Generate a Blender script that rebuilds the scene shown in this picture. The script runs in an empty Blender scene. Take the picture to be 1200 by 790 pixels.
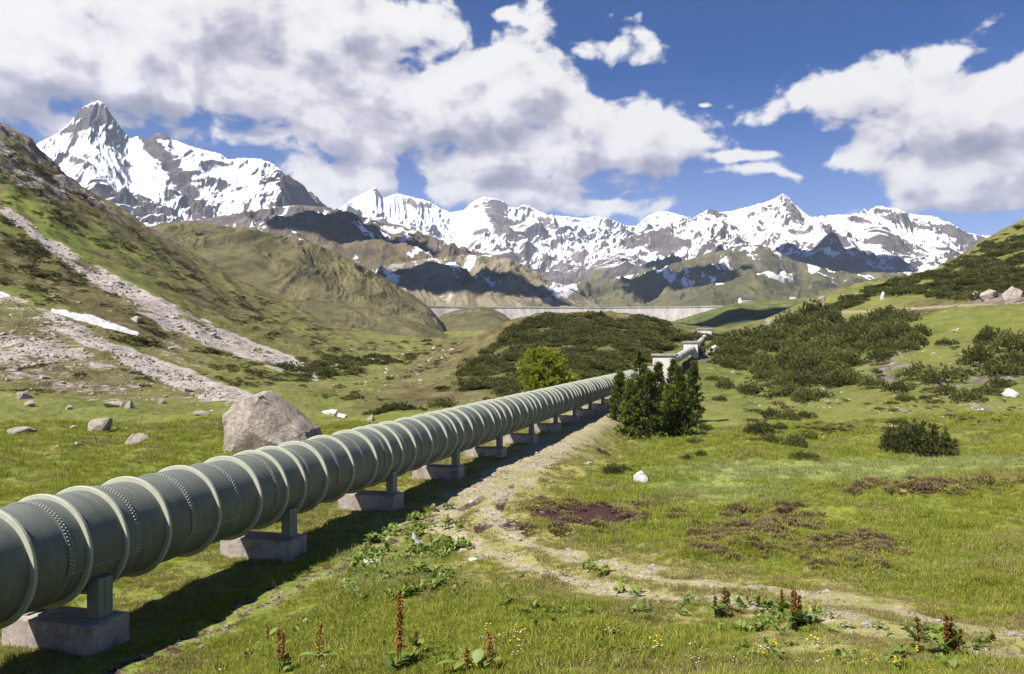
import bpy, bmesh, math, random
import numpy as np
from mathutils import Vector, Matrix, noise as mnoise

SC = bpy.context.scene
COL = SC.collection
R = math.radians
random.seed(7)
RNG = np.random.default_rng(7)

# ------------------------------------------------------------------ camera
F = 1000.0            # focal length in pixels of the 1200 px wide photograph
CX, HZ = 600.0, 408.0  # principal column, horizon row
cam_d = bpy.data.cameras.new('camera')
cam_d.sensor_width = 36.0
cam_d.lens = 36.0 * F / 1200.0
cam_d.shift_y = (HZ - 395.0) / 1200.0
cam_d.clip_start = 0.1
cam_d.clip_end = 60000
cam = bpy.data.objects.new('camera', cam_d)
cam.rotation_euler = (R(90), 0, 0)
COL.objects.link(cam)
SC.camera = cam

# ------------------------------------------------------------------ sun, sky, exposure
SUN_EL = R(51)
SUN_AZ = R(235)       # clockwise from +Y: behind the camera, on its left
to_sun = Vector((math.sin(SUN_AZ) * math.cos(SUN_EL), math.cos(SUN_AZ) * math.cos(SUN_EL), math.sin(SUN_EL)))
sun_d = bpy.data.lights.new('sun', 'SUN')
sun_d.energy = 5.0
sun_d.angle = R(0.5)
sun_d.color = (1.0, 0.93, 0.82)
sun = bpy.data.objects.new('sun', sun_d)
sun.rotation_euler = (-to_sun).to_track_quat('-Z', 'Y').to_euler()
sun.location = (0, 0, 50)
COL.objects.link(sun)

SC.view_settings.view_transform = 'Standard'
SC.view_settings.look = 'None'
SC.view_settings.gamma = 1
SC.view_settings.exposure = 0.92
SC.view_settings.use_curve_mapping = False
SC.cycles.use_denoising = True
SC.cycles.max_bounces = 6
SC.cycles.diffuse_bounces = 3
SC.cycles.glossy_bounces = 2
SC.cycles.transmission_bounces = 4
SC.cycles.transparent_max_bounces = 8
SC.cycles.volume_bounces = 1
SC.cycles.sample_clamp_indirect = 6

# ------------------------------------------------------------------ node helpers
class NT:
    """thin builder round a node tree"""
    def __init__(s, nt):
        s.nt = nt; s.n = nt.nodes; s.l = nt.links
    def put(s, node, key, v):
        sock = node.inputs[key]
        if isinstance(v, bpy.types.NodeSocket):
            s.l.new(v, sock)
        else:
            if sock.type == 'RGBA' and isinstance(v, (tuple, list)) and len(v) == 3:
                v = (*v, 1)
            sock.default_value = v
    def new(s, typ, props=None, **inp):
        nd = s.n.new(typ)
        for k, v in (props or {}).items():
            setattr(nd, k, v)
        for k, v in inp.items():
            s.put(nd, int(k[1:]) if k[0] == 'i' and k[1:].isdigit() else k, v)
        return nd
    def math(s, op, a, b=0.0, c=0.0, clamp=False):
        nd = s.n.new('ShaderNodeMath'); nd.operation = op; nd.use_clamp = clamp
        s.put(nd, 0, a); s.put(nd, 1, b); s.put(nd, 2, c)
        return nd.outputs[0]
    def vec(s, op, a, b=(0, 0, 0), scale=None):
        nd = s.n.new('ShaderNodeVectorMath'); nd.operation = op
        s.put(nd, 0, a); s.put(nd, 1, b)
        if scale is not None: s.put(nd, 'Scale', scale)
        return nd.outputs['Value'] if op in ('LENGTH', 'DOT_PRODUCT', 'DISTANCE') else nd.outputs['Vector']
    def rng(s, v, a, b, c=0.0, d=1.0, smooth=True):
        nd = s.n.new('ShaderNodeMapRange'); nd.interpolation_type = 'SMOOTHSTEP' if smooth else 'LINEAR'
        for i, x in enumerate((v, a, b, c, d)): s.put(nd, i, x)
        return nd.outputs[0]
    def noise(s, vec, scale, detail=4.0, rough=0.55, dist=0.0, col=False, dim='3D', lac=2.0):
        nd = s.n.new('ShaderNodeTexNoise'); nd.noise_dimensions = dim
        s.put(nd, 'Vector', vec); s.put(nd, 'Scale', scale); s.put(nd, 'Detail', detail)
        s.put(nd, 'Roughness', rough); s.put(nd, 'Distortion', dist); s.put(nd, 'Lacunarity', lac)
        return nd.outputs['Color' if col else 'Fac']
    def voro(s, vec, scale, feature='F1', out='Distance', rnd=1.0):
        nd = s.n.new('ShaderNodeTexVoronoi'); nd.feature = feature
        s.put(nd, 'Vector', vec); s.put(nd, 'Scale', scale); s.put(nd, 'Randomness', rnd)
        return nd.outputs[out]
    def mix(s, f, a, b, blend='MIX'):
        nd = s.n.new('ShaderNodeMix'); nd.data_type = 'RGBA'; nd.blend_type = blend; nd.clamp_factor = True
        s.put(nd, 0, f); s.put(nd, 6, a); s.put(nd, 7, b)
        return nd.outputs[2]
    def ramp(s, f, stops):
        nd = s.n.new('ShaderNodeValToRGB')
        el = nd.color_ramp.elements
        while len(el) < len(stops): el.new(0.5)
        for e, (p, c) in zip(el, stops):
            e.position = p; e.color = (*c, 1) if len(c) == 3 else c
        s.put(nd, 0, f)
        return nd.outputs[0]
    def attr(s, name, out='Fac'):
        nd = s.n.new('ShaderNodeAttribute'); nd.attribute_name = name
        return nd.outputs[out]
    def bump(s, h, dist, strength=1.0, normal=None):
        nd = s.n.new('ShaderNodeBump')
        s.put(nd, 'Height', h); s.put(nd, 'Distance', dist); s.put(nd, 'Strength', strength)
        if normal is not None: s.put(nd, 'Normal', normal)
        return nd.outputs[0]

def material(name):
    m = bpy.data.materials.new(name); m.use_nodes = True
    t = NT(m.node_tree); t.n.clear()
    out = t.n.new('ShaderNodeOutputMaterial')
    bs = t.n.new('ShaderNodeBsdfPrincipled')
    t.l.new(bs.outputs[0], out.inputs[0])
    bs.inputs['Specular IOR Level'].default_value = 0.25
    bs.inputs['Roughness'].default_value = 0.9
    pos = t.n.new('ShaderNodeNewGeometry')
    return m, t, bs, pos.outputs['Position'], pos, out

# ------------------------------------------------------------------ world: Nishita sky and cumulus at infinity
world = bpy.data.worlds.new('World')
SC.world = world
world.use_nodes = True
w = NT(world.node_tree); w.n.clear()
world.cycles.sampling_method = 'MANUAL'
world.cycles.sample_map_resolution = 256
wout = w.n.new('ShaderNodeOutputWorld')
wbg = w.n.new('ShaderNodeBackground')
w.l.new(wbg.outputs[0], wout.inputs[0])
SKY_STRENGTH = 0.047
wbg.inputs['Strength'].default_value = SKY_STRENGTH
sky = w.n.new('ShaderNodeTexSky')
sky.sky_type = 'NISHITA'
sky.sun_disc = False
sky.sun_elevation = SUN_EL
sky.sun_rotation = SUN_AZ
sky.altitude = 2000
sky.air_density = 1.0
sky.dust_density = 0.3
sky.ozone_density = 2.5

def ae(px, py):
    """direction of a cloud: azimuth and elevation in degrees, measured off the photograph"""
    az = math.atan((px - CX) / F)
    return math.degrees(az), math.degrees(math.atan((HZ - py) / F * math.cos(az)))

# centre column, centre row, half width, half height, weight
CLOUDS = [(40, 62, 290, 78, 1.0), (330, 22, 250, 50, 0.9), (170, 85, 150, 50, 0.95), (385, 105, 108, 66, 1.0), (545, 112, 120, 55, 1.05),
          (690, 160, 120, 46, 1.0), (610, 184, 160, 24, 0.9), (455, 148, 105, 40, 0.85), (395, 212, 62, 32, 1.0),
          (605, 222, 90, 26, 0.9), (730, 46, 42, 24, 0.75), (690, 241, 75, 13, 0.75), (790, 165, 50, 22, 0.8), (855, 185, 45, 10, 0.6),
          (890, 204, 55, 9, 0.55), (1120, 125, 105, 52, 1.05), (1000, 115, 100, 32, 0.8), (1095, 78, 40, 30, 0.75),
          (1130, 180, 130, 40, 1.0), (1020, 190, 70, 16, 0.7), (1140, 230, 90, 20, 0.85), (1030, 246, 38, 8, 0.55), (1240, 150, 120, 80, 1.0),
          (-120, 110, 160, 60, 1.0), (600, 20, 60, 14, 0.5), (820, 115, 14, 4, 0.5), (1380, 120, 150, 50, 0.9), (1700, 60, 260, 90, 0.9)]

def cloud_group(name, d1, d2):
  global gi, go, g
  grp = bpy.data.node_groups.new(name, 'ShaderNodeTree')
  grp.interface.new_socket('P', in_out='INPUT', socket_type='NodeSocketVector')
  grp.interface.new_socket('D', in_out='OUTPUT', socket_type='NodeSocketFloat')
  grp.interface.new_socket('M', in_out='OUTPUT', socket_type='NodeSocketFloat')
  g = NT(grp)
  gi = g.n.new('NodeGroupInput'); go = g.n.new('NodeGroupOutput')
  P = gi.outputs[0]
  wob = g.vec('SUBTRACT', g.noise(P, 0.22, 2, 0.5, col=True), (0.5, 0.5, 0.5))
  PW = g.vec('ADD', P, g.vec('MULTIPLY', wob, (5.0, 3.0, 0)))
  acc = None
  for (cx, cy, rx, ry, wt) in CLOUDS:
      a0, e0 = ae(cx, cy)
      a1, _ = ae(cx + rx, cy); a2, _ = ae(cx - rx, cy)
      _, e1 = ae(cx, cy - ry); _, e2 = ae(cx, cy + ry)
      q = g.vec('MULTIPLY', g.vec('SUBTRACT', PW, (a0, e0, 0)), (2 / (a1 - a2), 2 / (e1 - e2), 0))
      v = g.math('MULTIPLY', g.math('SUBTRACT', 1.45, g.vec('LENGTH', q), clamp=False), wt)
      if acc is None:
          acc = v
      else:
          nd = g.n.new('ShaderNodeMath'); nd.operation = 'SMOOTH_MAX'
          g.put(nd, 0, acc); g.put(nd, 1, v); g.put(nd, 2, 0.25)
          acc = nd.outputs[0]
  M_ = g.math('MINIMUM', acc, 1.0)
  n1 = g.noise(g.vec('MULTIPLY', P, (0.8, 1.1, 1)), 0.30, d1, 0.56, 0.2, dim='2D')
  vn = g.n.new('ShaderNodeTexVoronoi'); vn.voronoi_dimensions = '2D'; vn.feature = 'SMOOTH_F1'; vn.normalize = True
  g.put(vn, 'Vector', g.vec('ADD', g.vec('MULTIPLY', P, (0.85, 1.15, 1)), g.vec('MULTIPLY', wob, (2.5, 2.5, 0)))); g.put(vn, 'Scale', 0.36); g.put(vn, 'Detail', d2); g.put(vn, 'Roughness', 0.52); g.put(vn, 'Smoothness', 0.5)
  n = g.math('ADD', g.math('MULTIPLY', g.math('SUBTRACT', n1, 0.5), 2.1), g.math('MULTIPLY', g.math('SUBTRACT', 0.40, vn.outputs['Distance']), 1.1))
  D_ = g.math('ADD', M_, n)
  g.l.new(D_, go.inputs[0]); g.l.new(M_, go.inputs[1])
  return grp
GRP_FINE = cloud_group('cloud_density', 8, 2.6)
GRP_SOFT = cloud_group('cloud_body', 3, 1.0)

geo = w.n.new('ShaderNodeTexCoord').outputs['Generated']
sep = w.n.new('ShaderNodeSeparateXYZ'); w.l.new(geo, sep.inputs[0])
azd = w.math('MULTIPLY', w.math('ARCTAN2', sep.outputs[0], sep.outputs[1]), 180 / math.pi)
eld = w.math('MULTIPLY', w.math('ARCSINE', sep.outputs[2]), 180 / math.pi)
cmb = w.n.new('ShaderNodeCombineXYZ'); w.l.new(azd, cmb.inputs[0]); w.l.new(eld, cmb.inputs[1])
dirv = cmb.outputs[0]
def dens(off, grp):
    nd = w.n.new('ShaderNodeGroup'); nd.node_tree = grp
    w.put(nd, 0, dirv if off is None else w.vec('ADD', dirv, off))
    return nd.outputs[0], nd.outputs[1]
D0, M0 = dens(None, GRP_FINE)
D1, M1 = dens((-0.7, 1.5, 0), GRP_SOFT)
D2, M2 = dens((-1.0, 3.2, 0), GRP_SOFT)
alpha = w.rng(D0, 0.28, 0.66)
relief = w.math('SUBTRACT', D0, D1)
lit = w.math('ADD', 0.72, w.math('MULTIPLY', relief, 0.6))
under = w.rng(D2, 0.45, 1.35)
lit = w.math('SUBTRACT', lit, w.math('MULTIPLY', under, 0.27))
lit = w.math('ADD', lit, w.math('MULTIPLY', w.rng(D0, 1.0, 0.3), 0.10), clamp=True)
ccol = w.ramp(lit, [(0.05, (3.6, 3.7, 4.9)), (0.32, (5.3, 5.2, 6.3)), (0.52, (7.2, 6.9, 7.9)), (0.72, (9.6, 9.4, 9.7)), (0.95, (10.8, 10.6, 10.5))])
skc = w.new('ShaderNodeHueSaturation', None, Saturation=w.rng(eld, 2, 20, 1.05, 1.34), Value=w.rng(eld, 0, 22, 1.3, .95), Color=w.mix(1.0, sky.outputs[0], (1.0, .92, 1.12), 'MULTIPLY')).outputs[0]
ccol = w.mix(w.rng(eld, 9.0, 3.0, 0.0, 0.25), ccol, skc)
allc = w.mix(w.math('MULTIPLY', alpha, w.rng(eld, 0.5, 3.0)), skc, ccol)
w.l.new(allc, wbg.inputs['Color'])

# ------------------------------------------------------------------ numpy noise
def _hash(ix, iy, seed):
    h = (ix.astype(np.int64) * 374761393 + iy.astype(np.int64) * 668265263 + seed * 362437) & 0xffffffff
    h = ((h ^ (h >> 13)) * 1274126177) & 0xffffffff
    return (h ^ (h >> 16)) & 0xffffffff

def perlin(x, y, seed=0):
    xi = np.floor(x); yi = np.floor(y); xf = x - xi; yf = y - yi
    u = xf ** 3 * (xf * (xf * 6 - 15) + 10); v = yf ** 3 * (yf * (yf * 6 - 15) + 10)
    def gd(dx, dy):
        a = _hash(xi + dx, yi + dy, seed) * (2 * math.pi / 2 ** 32)
        return np.cos(a) * (xf - dx) + np.sin(a) * (yf - dy)
    a = gd(0, 0); b = gd(1, 0); c = gd(0, 1); d = gd(1, 1)
    return 1.5 * ((a + (b - a) * u) * (1 - v) + (c + (d - c) * u) * v)

def fbm(x, y, octs=5, seed=0, gain=0.5, lac=2.03):
    s = 0; a = 1.0; t = 0
    for k in range(octs):
        s = s + a * perlin(x, y, seed + k * 17); t += a
        x, y = (x * .8 - y * .6) * lac + 3.1, (x * .6 + y * .8) * lac - 1.7; a *= gain
    return s / t * 1.6

def ridged(x, y, octs=6, seed=0, gain=0.5, lac=2.07):
    s = 0; a = 1.0; wt = 1.0; t = 0
    for k in range(octs):
        n = 1 - np.abs(perlin(x, y, seed + k * 31)); n = n * n
        s = s + a * n * wt; t += a; wt = np.clip(n * 1.6, 0, 1)
        x, y = (x * .8 - y * .6) * lac + 1.3, (x * .6 + y * .8) * lac + 5.2; a *= gain
    return s / t

def sstep(x, a, b):
    t = np.clip((x - a) / (b - a), 0, 1)
    return t * t * (3 - 2 * t)

# ------------------------------------------------------------------ mesh and object helpers
def mesh_np(name, verts, faces, mat=None, smooth=True, attrs=None):
    """verts (n,3); faces: (m,k) array or a list of such arrays"""
    me = bpy.data.meshes.new(name)
    verts = np.asarray(verts, dtype=np.float32)
    fl = faces if isinstance(faces, list) else [faces]
    fl = [np.asarray(f, dtype=np.int32) for f in fl if len(f)]
    me.vertices.add(len(verts)); me.vertices.foreach_set('co', verts.ravel())
    if fl:
        loops = np.concatenate([f.ravel() for f in fl])
        tot = np.concatenate([np.full(len(f), f.shape[1], np.int32) for f in fl])
        st = np.concatenate([[0], np.cumsum(tot)[:-1]]).astype(np.int32)
        me.loops.add(len(loops)); me.loops.foreach_set('vertex_index', loops)
        me.polygons.add(len(tot)); me.polygons.foreach_set('loop_start', st)
        try: me.polygons.foreach_set('loop_total', tot)
        except Exception: pass
        me.polygons.foreach_set('use_smooth', np.full(len(tot), smooth))
    for k, a in (attrs or {}).items():
        at = me.attributes.new(k, 'FLOAT', 'POINT'); at.data.foreach_set('value', np.asarray(a, np.float32))
    me.update(calc_edges=True)
    if mat: me.materials.append(mat)
    return me

def link(name, me, parent=None, loc=None, rot=None, scale=None):
    o = bpy.data.objects.new(name, me); COL.objects.link(o)
    if parent is not None: o.parent = parent
    if loc is not None: o.location = loc
    if rot is not None: o.rotation_euler = rot
    if scale is not None: o.scale = scale if hasattr(scale, '__len__') else (scale,) * 3
    return o

def tag(o, label=None, cat=None, group=None, kind=None):
    if label: o['label'] = label
    if cat: o['category'] = cat
    if group: o['group'] = group
    if kind: o['kind'] = kind
    return o

def empty(name, loc, rotz=0):
    o = bpy.data.objects.new(name, None); COL.objects.link(o)
    o.location = loc; o.rotation_euler = (0, 0, rotz); o.empty_display_size = 0.3
    return o

class MB:
    """collects pieces for one mesh"""
    def __init__(s): s.v = []; s.f = {}; s.n = 0
    def add(s, verts, faces):
        verts = np.asarray(verts, float).reshape(-1, 3)
        for f in faces:
            s.f.setdefault(len(f), []).append([i + s.n for i in f])
        s.v.append(verts); s.n += len(verts)
    def box(s, c, d, rz=0.0, taper=1.0):
        x, y, z = (np.array(d) / 2)
        p = np.array([[-x, -y, -z], [x, -y, -z], [x, y, -z], [-x, y, -z], [-x * taper, -y * taper, z], [x * taper, -y * taper, z], [x * taper, y * taper, z], [-x * taper, y * taper, z]])
        cs, sn = math.cos(rz), math.sin(rz)
        p = np.stack([p[:, 0] * cs - p[:, 1] * sn, p[:, 0] * sn + p[:, 1] * cs, p[:, 2]], 1) + np.array(c)
        s.add(p, [(3, 2, 1, 0), (4, 5, 6, 7), (0, 1, 5, 4), (1, 2, 6, 5), (2, 3, 7, 6), (3, 0, 4, 7)])
    def tube(s, pts, rad, k=8, cap=True):
        pts = np.asarray(pts, float); n = len(pts)
        rad = np.broadcast_to(np.asarray(rad, float), (n,))
        vs = []
        for i in range(n):
            d = pts[min(i + 1, n - 1)] - pts[max(i - 1, 0)]; d = d / (np.linalg.norm(d) + 1e-9)
            a = np.cross(d, [0, 0, 1.0]) if abs(d[2]) < .95 else np.cross(d, [1.0, 0, 0]); a /= np.linalg.norm(a); b = np.cross(a, d)
            for j in range(k):
                t = 2 * math.pi * j / k
                vs.append(pts[i] + rad[i] * (math.cos(t) * a + math.sin(t) * b))
        fs = [(i * k + j, i * k + (j + 1) % k, (i + 1) * k + (j + 1) % k, (i + 1) * k + j) for i in range(n - 1) for j in range(k)]
        if cap:
            fs += [tuple(range(k))[::-1], tuple((n - 1) * k + j for j in range(k))]
        s.add(vs, fs)
    def mesh(s, name, mat, smooth=False):
        return mesh_np(name, np.concatenate(s.v), [np.array(f) for f in s.f.values()], mat, smooth)

def bevel_mesh(me, w, seg=2, angle=30):
    bm = bmesh.new(); bm.from_mesh(me)
    ed = [e for e in bm.edges if len(e.link_faces) == 2 and e.calc_face_angle(0) > R(angle)]
    bmesh.ops.bevel(bm, geom=ed, offset=w, segments=seg, affect='EDGES', profile=0.5)
    bm.to_mesh(me); bm.free(); me.update()
    return me
# ------------------------------------------------------------------ pipe alignment (used by the ground too)
PIPE_TH = math.atan(260 / 1000)
PD = np.array([math.sin(PIPE_TH), math.cos(PIPE_TH), 0.0])     # along the pipe
PN = np.array([math.cos(PIPE_TH), -math.sin(PIPE_TH), 0.0])    # to its right
PIPE_P, PIPE_Z, PIPE_R, RING_R = 14.2, -4.32, 1.10, 1.215
PIPE_0 = -PIPE_P * PN + np.array([0, 0, PIPE_Z])
PERIOD, T0, T_END = 8.13, 15.62, 151.0
BED_Z = -6.45
def pipe_tm(x, y):
    """distance along the pipe and offset to its right"""
    dx, dy = x - PIPE_0[0], y - PIPE_0[1]
    return dx * PD[0] + dy * PD[1], dx * PN[0] + dy * PN[1]

# ------------------------------------------------------------------ ground: surveyed points (column, row, depth in metres)
CTRL = [
    (-600, 960, 3), (0, 970, 3), (600, 975, 3), (1200, 975, 3), (1800, 975, 3),
    (-600, 930, 6), (0, 925, 6), (600, 850, 6), (1200, 835, 6), (1800, 830, 6),
    (300, 790, 14), (465, 790, 12), (600, 790, 10.5), (750, 790, 10), (900, 790, 9.5), (1200, 790, 9), (1800, 770, 9.5),
    (165, 785, 17), (60, 790, 17), (-200, 790, 17), (-600, 790, 17),
    (420, 650, 26.5), (420, 700, 19), (550, 680, 20), (550, 740, 13.5), (500, 600, 33), (620, 650, 23.5),
    (700, 680, 18.5), (700, 740, 12.5), (800, 700, 16), (1000, 740, 12.5), (1180, 765, 11), (1200, 700, 15.5),
    (950, 660, 20), (1200, 640, 22), (800, 640, 24), (1600, 640, 22), (950, 610, 29), (1200, 590, 34), (700, 600, 32), (800, 580, 37),
    (1600, 590, 34), (900, 560, 42), (1083, 540, 51), (1200, 545, 49), (700, 560, 42), (600, 530, 55), (650, 510, 68), (700, 490, 88), (730, 475, 110),
    (750, 512, 74), (800, 515, 72), (720, 530, 60), (850, 510, 72), (850, 470, 112), (840, 445, 165), (815, 418, 190), (775, 440, 150), (828, 396, 240),
    # right slope
    (950, 505, 75), (1000, 480, 90), (1200, 490, 75), (1200, 450, 100), (1000, 440, 130), (1100, 420, 130), (920, 440, 160), (880, 420, 200), (1000, 400, 190), (1100, 380, 180), (1200, 385, 150),
    (1200, 353, 200), (1080, 360, 240), (1000, 366, 270), (930, 372, 310), (880, 385, 320), (1000, 340, 335), (960, 347, 360), (925, 366, 370), (1050, 330, 390), (1100, 312, 430), (1150, 286, 500), (1200, 263, 560),
    (1500, 150, 600), (1800, 100, 600), (1500, 380, 120), (1800, 380, 110), (1500, 480, 65), (1800, 480, 60), (1500, 280, 280), (1800, 280, 280),
    (930, 392, 520), (1000, 385, 700), (1100, 380, 900), (1200, 370, 950), (1600, 330, 1100), (860, 398, 420),
    # mound of dwarf pine beyond the pipe
    (480, 476, 108), (430, 484, 100), (530, 462, 112), (600, 452, 118), (660, 440, 124), (540, 432, 185), (600, 410, 200), (640, 440, 140), (700, 428, 140), (700, 412, 190), (745, 405, 215), (745, 430, 155), (590, 387, 285), (615, 374, 305), (640, 367, 310), (680, 369, 310), (718, 379, 300), (745, 371, 345), (772, 374, 345), (800, 390, 310),
    (640, 385, 470), (745, 388, 500), (590, 395, 420), (820, 395, 450),
    # valley floor left of the mound
    (0, 640, 30), (-300, 600, 36), (0, 570, 45), (200, 540, 55), (305, 528, 59), (400, 500, 78), (0, 480, 95), (200, 478, 97), (100, 464, 122), (280, 466, 116), (330, 455, 145), (380, 442, 210), (450, 450, 165), (520, 436, 255), (480, 425, 290), (540, 412, 380), (560, 398, 520), (480, 410, 400), (430, 425, 300),
    (565, 388, 900), (650, 380, 1000), (560, 380, 1250), (750, 378, 1250), (450, 385, 900), (850, 382, 1200),
    # left slope
    (0, 455, 130), (0, 400, 175), (0, 350, 220), (0, 300, 285), (0, 250, 365), (0, 200, 470), (0, 143, 610),
    (100, 425, 160), (100, 380, 210), (100, 330, 290), (100, 280, 400), (100, 226, 620),
    (200, 430, 180), (200, 390, 240), (200, 350, 340), (200, 315, 470), (200, 284, 680),
    (300, 425, 220), (300, 400, 290), (300, 370, 420), (290, 335, 700), (370, 405, 320), (370, 385, 480), (380, 365, 720), (440, 395, 500), (440, 386, 700),
    (-300, 470, 100), (-300, 350, 180), (-300, 200, 330), (-300, 60, 520), (-600, 420, 90), (-600, 250, 200), (-600, 50, 400), (-600, 600, 36),
    (0, 230, 950), (100, 290, 950), (200, 330, 1000), (300, 370, 1050), (380, 380, 1050), (-300, 150, 900), (-600, 120, 800),
]
_c = np.array(CTRL, float)
_az = np.arctan((_c[:, 0] - CX) / F); _r = _c[:, 2] / np.cos(_az); _e = (HZ - _c[:, 1]) / F * np.cos(_az)
AZW = 2.6
_K = np.stack([_az * AZW, np.log(_r)], 1)
def _tps(d2): return 0.5 * d2 * np.log(d2 + 1e-12)
_n = len(_K)
_A = np.zeros((_n + 3, _n + 3)); _D = ((_K[:, None] - _K[None]) ** 2).sum(-1)
_A[:_n, :_n] = _tps(_D) + np.eye(_n) * 0.012
_A[:_n, _n] = 1; _A[:_n, _n + 1:] = _K; _A[_n, :_n] = 1; _A[_n + 1:, :_n] = _K.T
_W = np.linalg.solve(_A, np.concatenate([_e, [0, 0, 0]]))
def elev(az, lr):
    q = np.stack([az * AZW, lr], -1); sh = q.shape[:-1]; q = q.reshape(-1, 2); out = np.empty(len(q))
    for i in range(0, len(q), 60000):
        s = q[i:i + 60000]
        d2 = (s[:, None, 0] - _K[None, :, 0]) ** 2 + (s[:, None, 1] - _K[None, :, 1]) ** 2
        out[i:i + 60000] = _tps(d2) @ _W[:_n] + _W[_n] + s @ _W[_n + 1:]
    return out.reshape(sh)

az_in = np.radians(np.arange(-34, 34.001, 0.075))
az_out = np.radians(np.concatenate([np.arange(-180, -34, 2.0), np.arange(36, 180.1, 2.0)]))
AZ = np.sort(np.concatenate([az_in, az_out]))
LR = np.concatenate([np.linspace(math.log(0.5), math.log(4), 14)[:-1], np.arange(math.log(4), math.log(120), 0.0085), np.arange(math.log(120), math.log(900), 0.0060), np.linspace(math.log(900), math.log(22000), 34)])
GA, GL = np.meshgrid(AZ, LR, indexing='ij')
GR = np.exp(GL)
ga = np.clip(GA, -math.atan(1.2), math.atan(1.2))
GX, GY = GR * np.sin(GA), GR * np.cos(GA)
GZ = elev(ga, np.clip(GL, math.log(3.2), math.log(1300))) * np.minimum(GR, 1300)
zfoot = -1.7
k3 = sstep(GR, 2.0, 5.0)
GZ = GZ * k3 + zfoot * (1 - k3)
back = sstep(np.abs(GA), math.radians(60), math.radians(150))
GZ = GZ * (1 - back) + back * (zfoot - 4.5 * sstep(GR, 3, 60) + 0.04 * np.maximum(GR - 200, 0) * (GR < 3000) + 112 * (GR >= 3000))
GZ = np.where(GR > 1300, np.minimum(GZ, 45), GZ)
# relief at several wavelengths
hill = sstep(GR, 60, 180)
def wave(lam, amp, seed, octs=2): return amp * fbm(GX / lam, GY / lam, octs, seed)
rough = wave(1.1, .055, 1) + wave(3.7, .19, 2) * sstep(GR, 4, 16) + wave(11, .48, 3) * sstep(GR, 14, 40)
rough += wave(26, 0.9, 4) * hill * 0.8 + wave(70, 3.2, 5, 4) * sstep(GR, 160, 330) + wave(9, .55, 6, 2) * sstep(GR, 70, 160)
tus = np.maximum(fbm(GX / 2.2, GY / 2.2, 2, 61), 0) * sstep(GR, 9, 20) * (1 - sstep(GR, 90, 160))
rough += 0.16 * tus
lefts = sstep(-GX - 0.12 * GY, 0, 60) * sstep(GY, 140, 260)
rough += lefts * (ridged((GX * .8 + GY * .55) / 60, (GX * .55 - GY * .8) / 190, 4, 9) - .45) * 7 * sstep(GR, 150, 420)
crag = sstep(GZ, 62, 100) * (GX < 0) * (GR < 900)
rough += crag * (ridged(GX / 44, GY / 44, 5, 12) - .4) * 9
rough *= (GR < 1400)
t_, m_ = pipe_tm(GX, GY)
inpipe = (t_ > -25) & (t_ < T_END + 4)
bed = (1 - sstep(np.abs(m_ - 0.4), 2.6, 5.5)) * inpipe
bedz = BED_Z - 0.9 * sstep(t_, 70, 150)
GZ = GZ + rough * (1 - 0.8 * bed)
GZ = GZ * (1 - bed) + bed * (bedz + rough * 0.35)
gx, gy = GX, GY

def _cell(x, y):
    az = np.arctan2(x, y); lr = np.log(np.maximum(np.hypot(x, y), 0.51))
    i = np.clip(np.searchsorted(AZ, az) - 1, 0, len(AZ) - 2); j = np.clip(np.searchsorted(LR, lr) - 1, 0, len(LR) - 2)
    u = np.clip((az - AZ[i]) / (AZ[i + 1] - AZ[i]), 0, 1); v = np.clip((lr - LR[j]) / (LR[j + 1] - LR[j]), 0, 1)
    return i, j, u, v
def gsample(arr, x, y):
    i, j, u, v = _cell(np.asarray(x, float), np.asarray(y, float))
    return (arr[i, j] * (1 - u) + arr[i + 1, j] * u) * (1 - v) + (arr[i, j + 1] * (1 - u) + arr[i + 1, j + 1] * u) * v
def gz(x, y): return gsample(GZ, x, y)
_E = GZ / (GR * np.cos(np.clip(GA, -1.4, 1.4)))
def hit(px, py, ymin=4.0, ymax=1400.0):
    """the first point of the ground seen at a pixel of the photograph; None rows come back as nan"""
    px = np.atleast_1d(np.asarray(px, float)); py = np.atleast_1d(np.asarray(py, float))
    az = np.arctan((px - CX) / F); i = np.clip(np.searchsorted(AZ, az) - 1, 0, len(AZ) - 2)
    u = (az - AZ[i]) / (AZ[i + 1] - AZ[i])
    out = np.full((len(px), 3), np.nan)
    for k in range(len(px)):
        e = _E[i[k]] * (1 - u[k]) + _E[i[k] + 1] * u[k]; y = GR[0] * math.cos(az[k])
        t = (HZ - py[k]) / F
        ok = (e >= t) & (y > ymin) & (y < ymax)
        if not ok.any(): continue
        j = int(np.argmax(ok))
        if j > 0 and e[j - 1] < t:
            f = (t - e[j - 1]) / (e[j] - e[j - 1]); yy = math.exp(LR[j - 1] + (LR[j] - LR[j - 1]) * f) * math.cos(az[k])
        else: yy = y[j]
        xx = (px[k] - CX) / F * yy
        out[k] = (xx, yy, gz(xx, yy))
    return out
def hit1(px, py, **k): return hit(px, py, **k)[0]
# where each vertex lies as seen from the survey station, for laying out ground cover
VPX = np.where(GY > 1, CX + F * GX / np.maximum(GY, 1), -9999); VPY = np.where(GY > 1, HZ - F * GZ / np.maximum(GY, 1), 9999)

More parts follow.
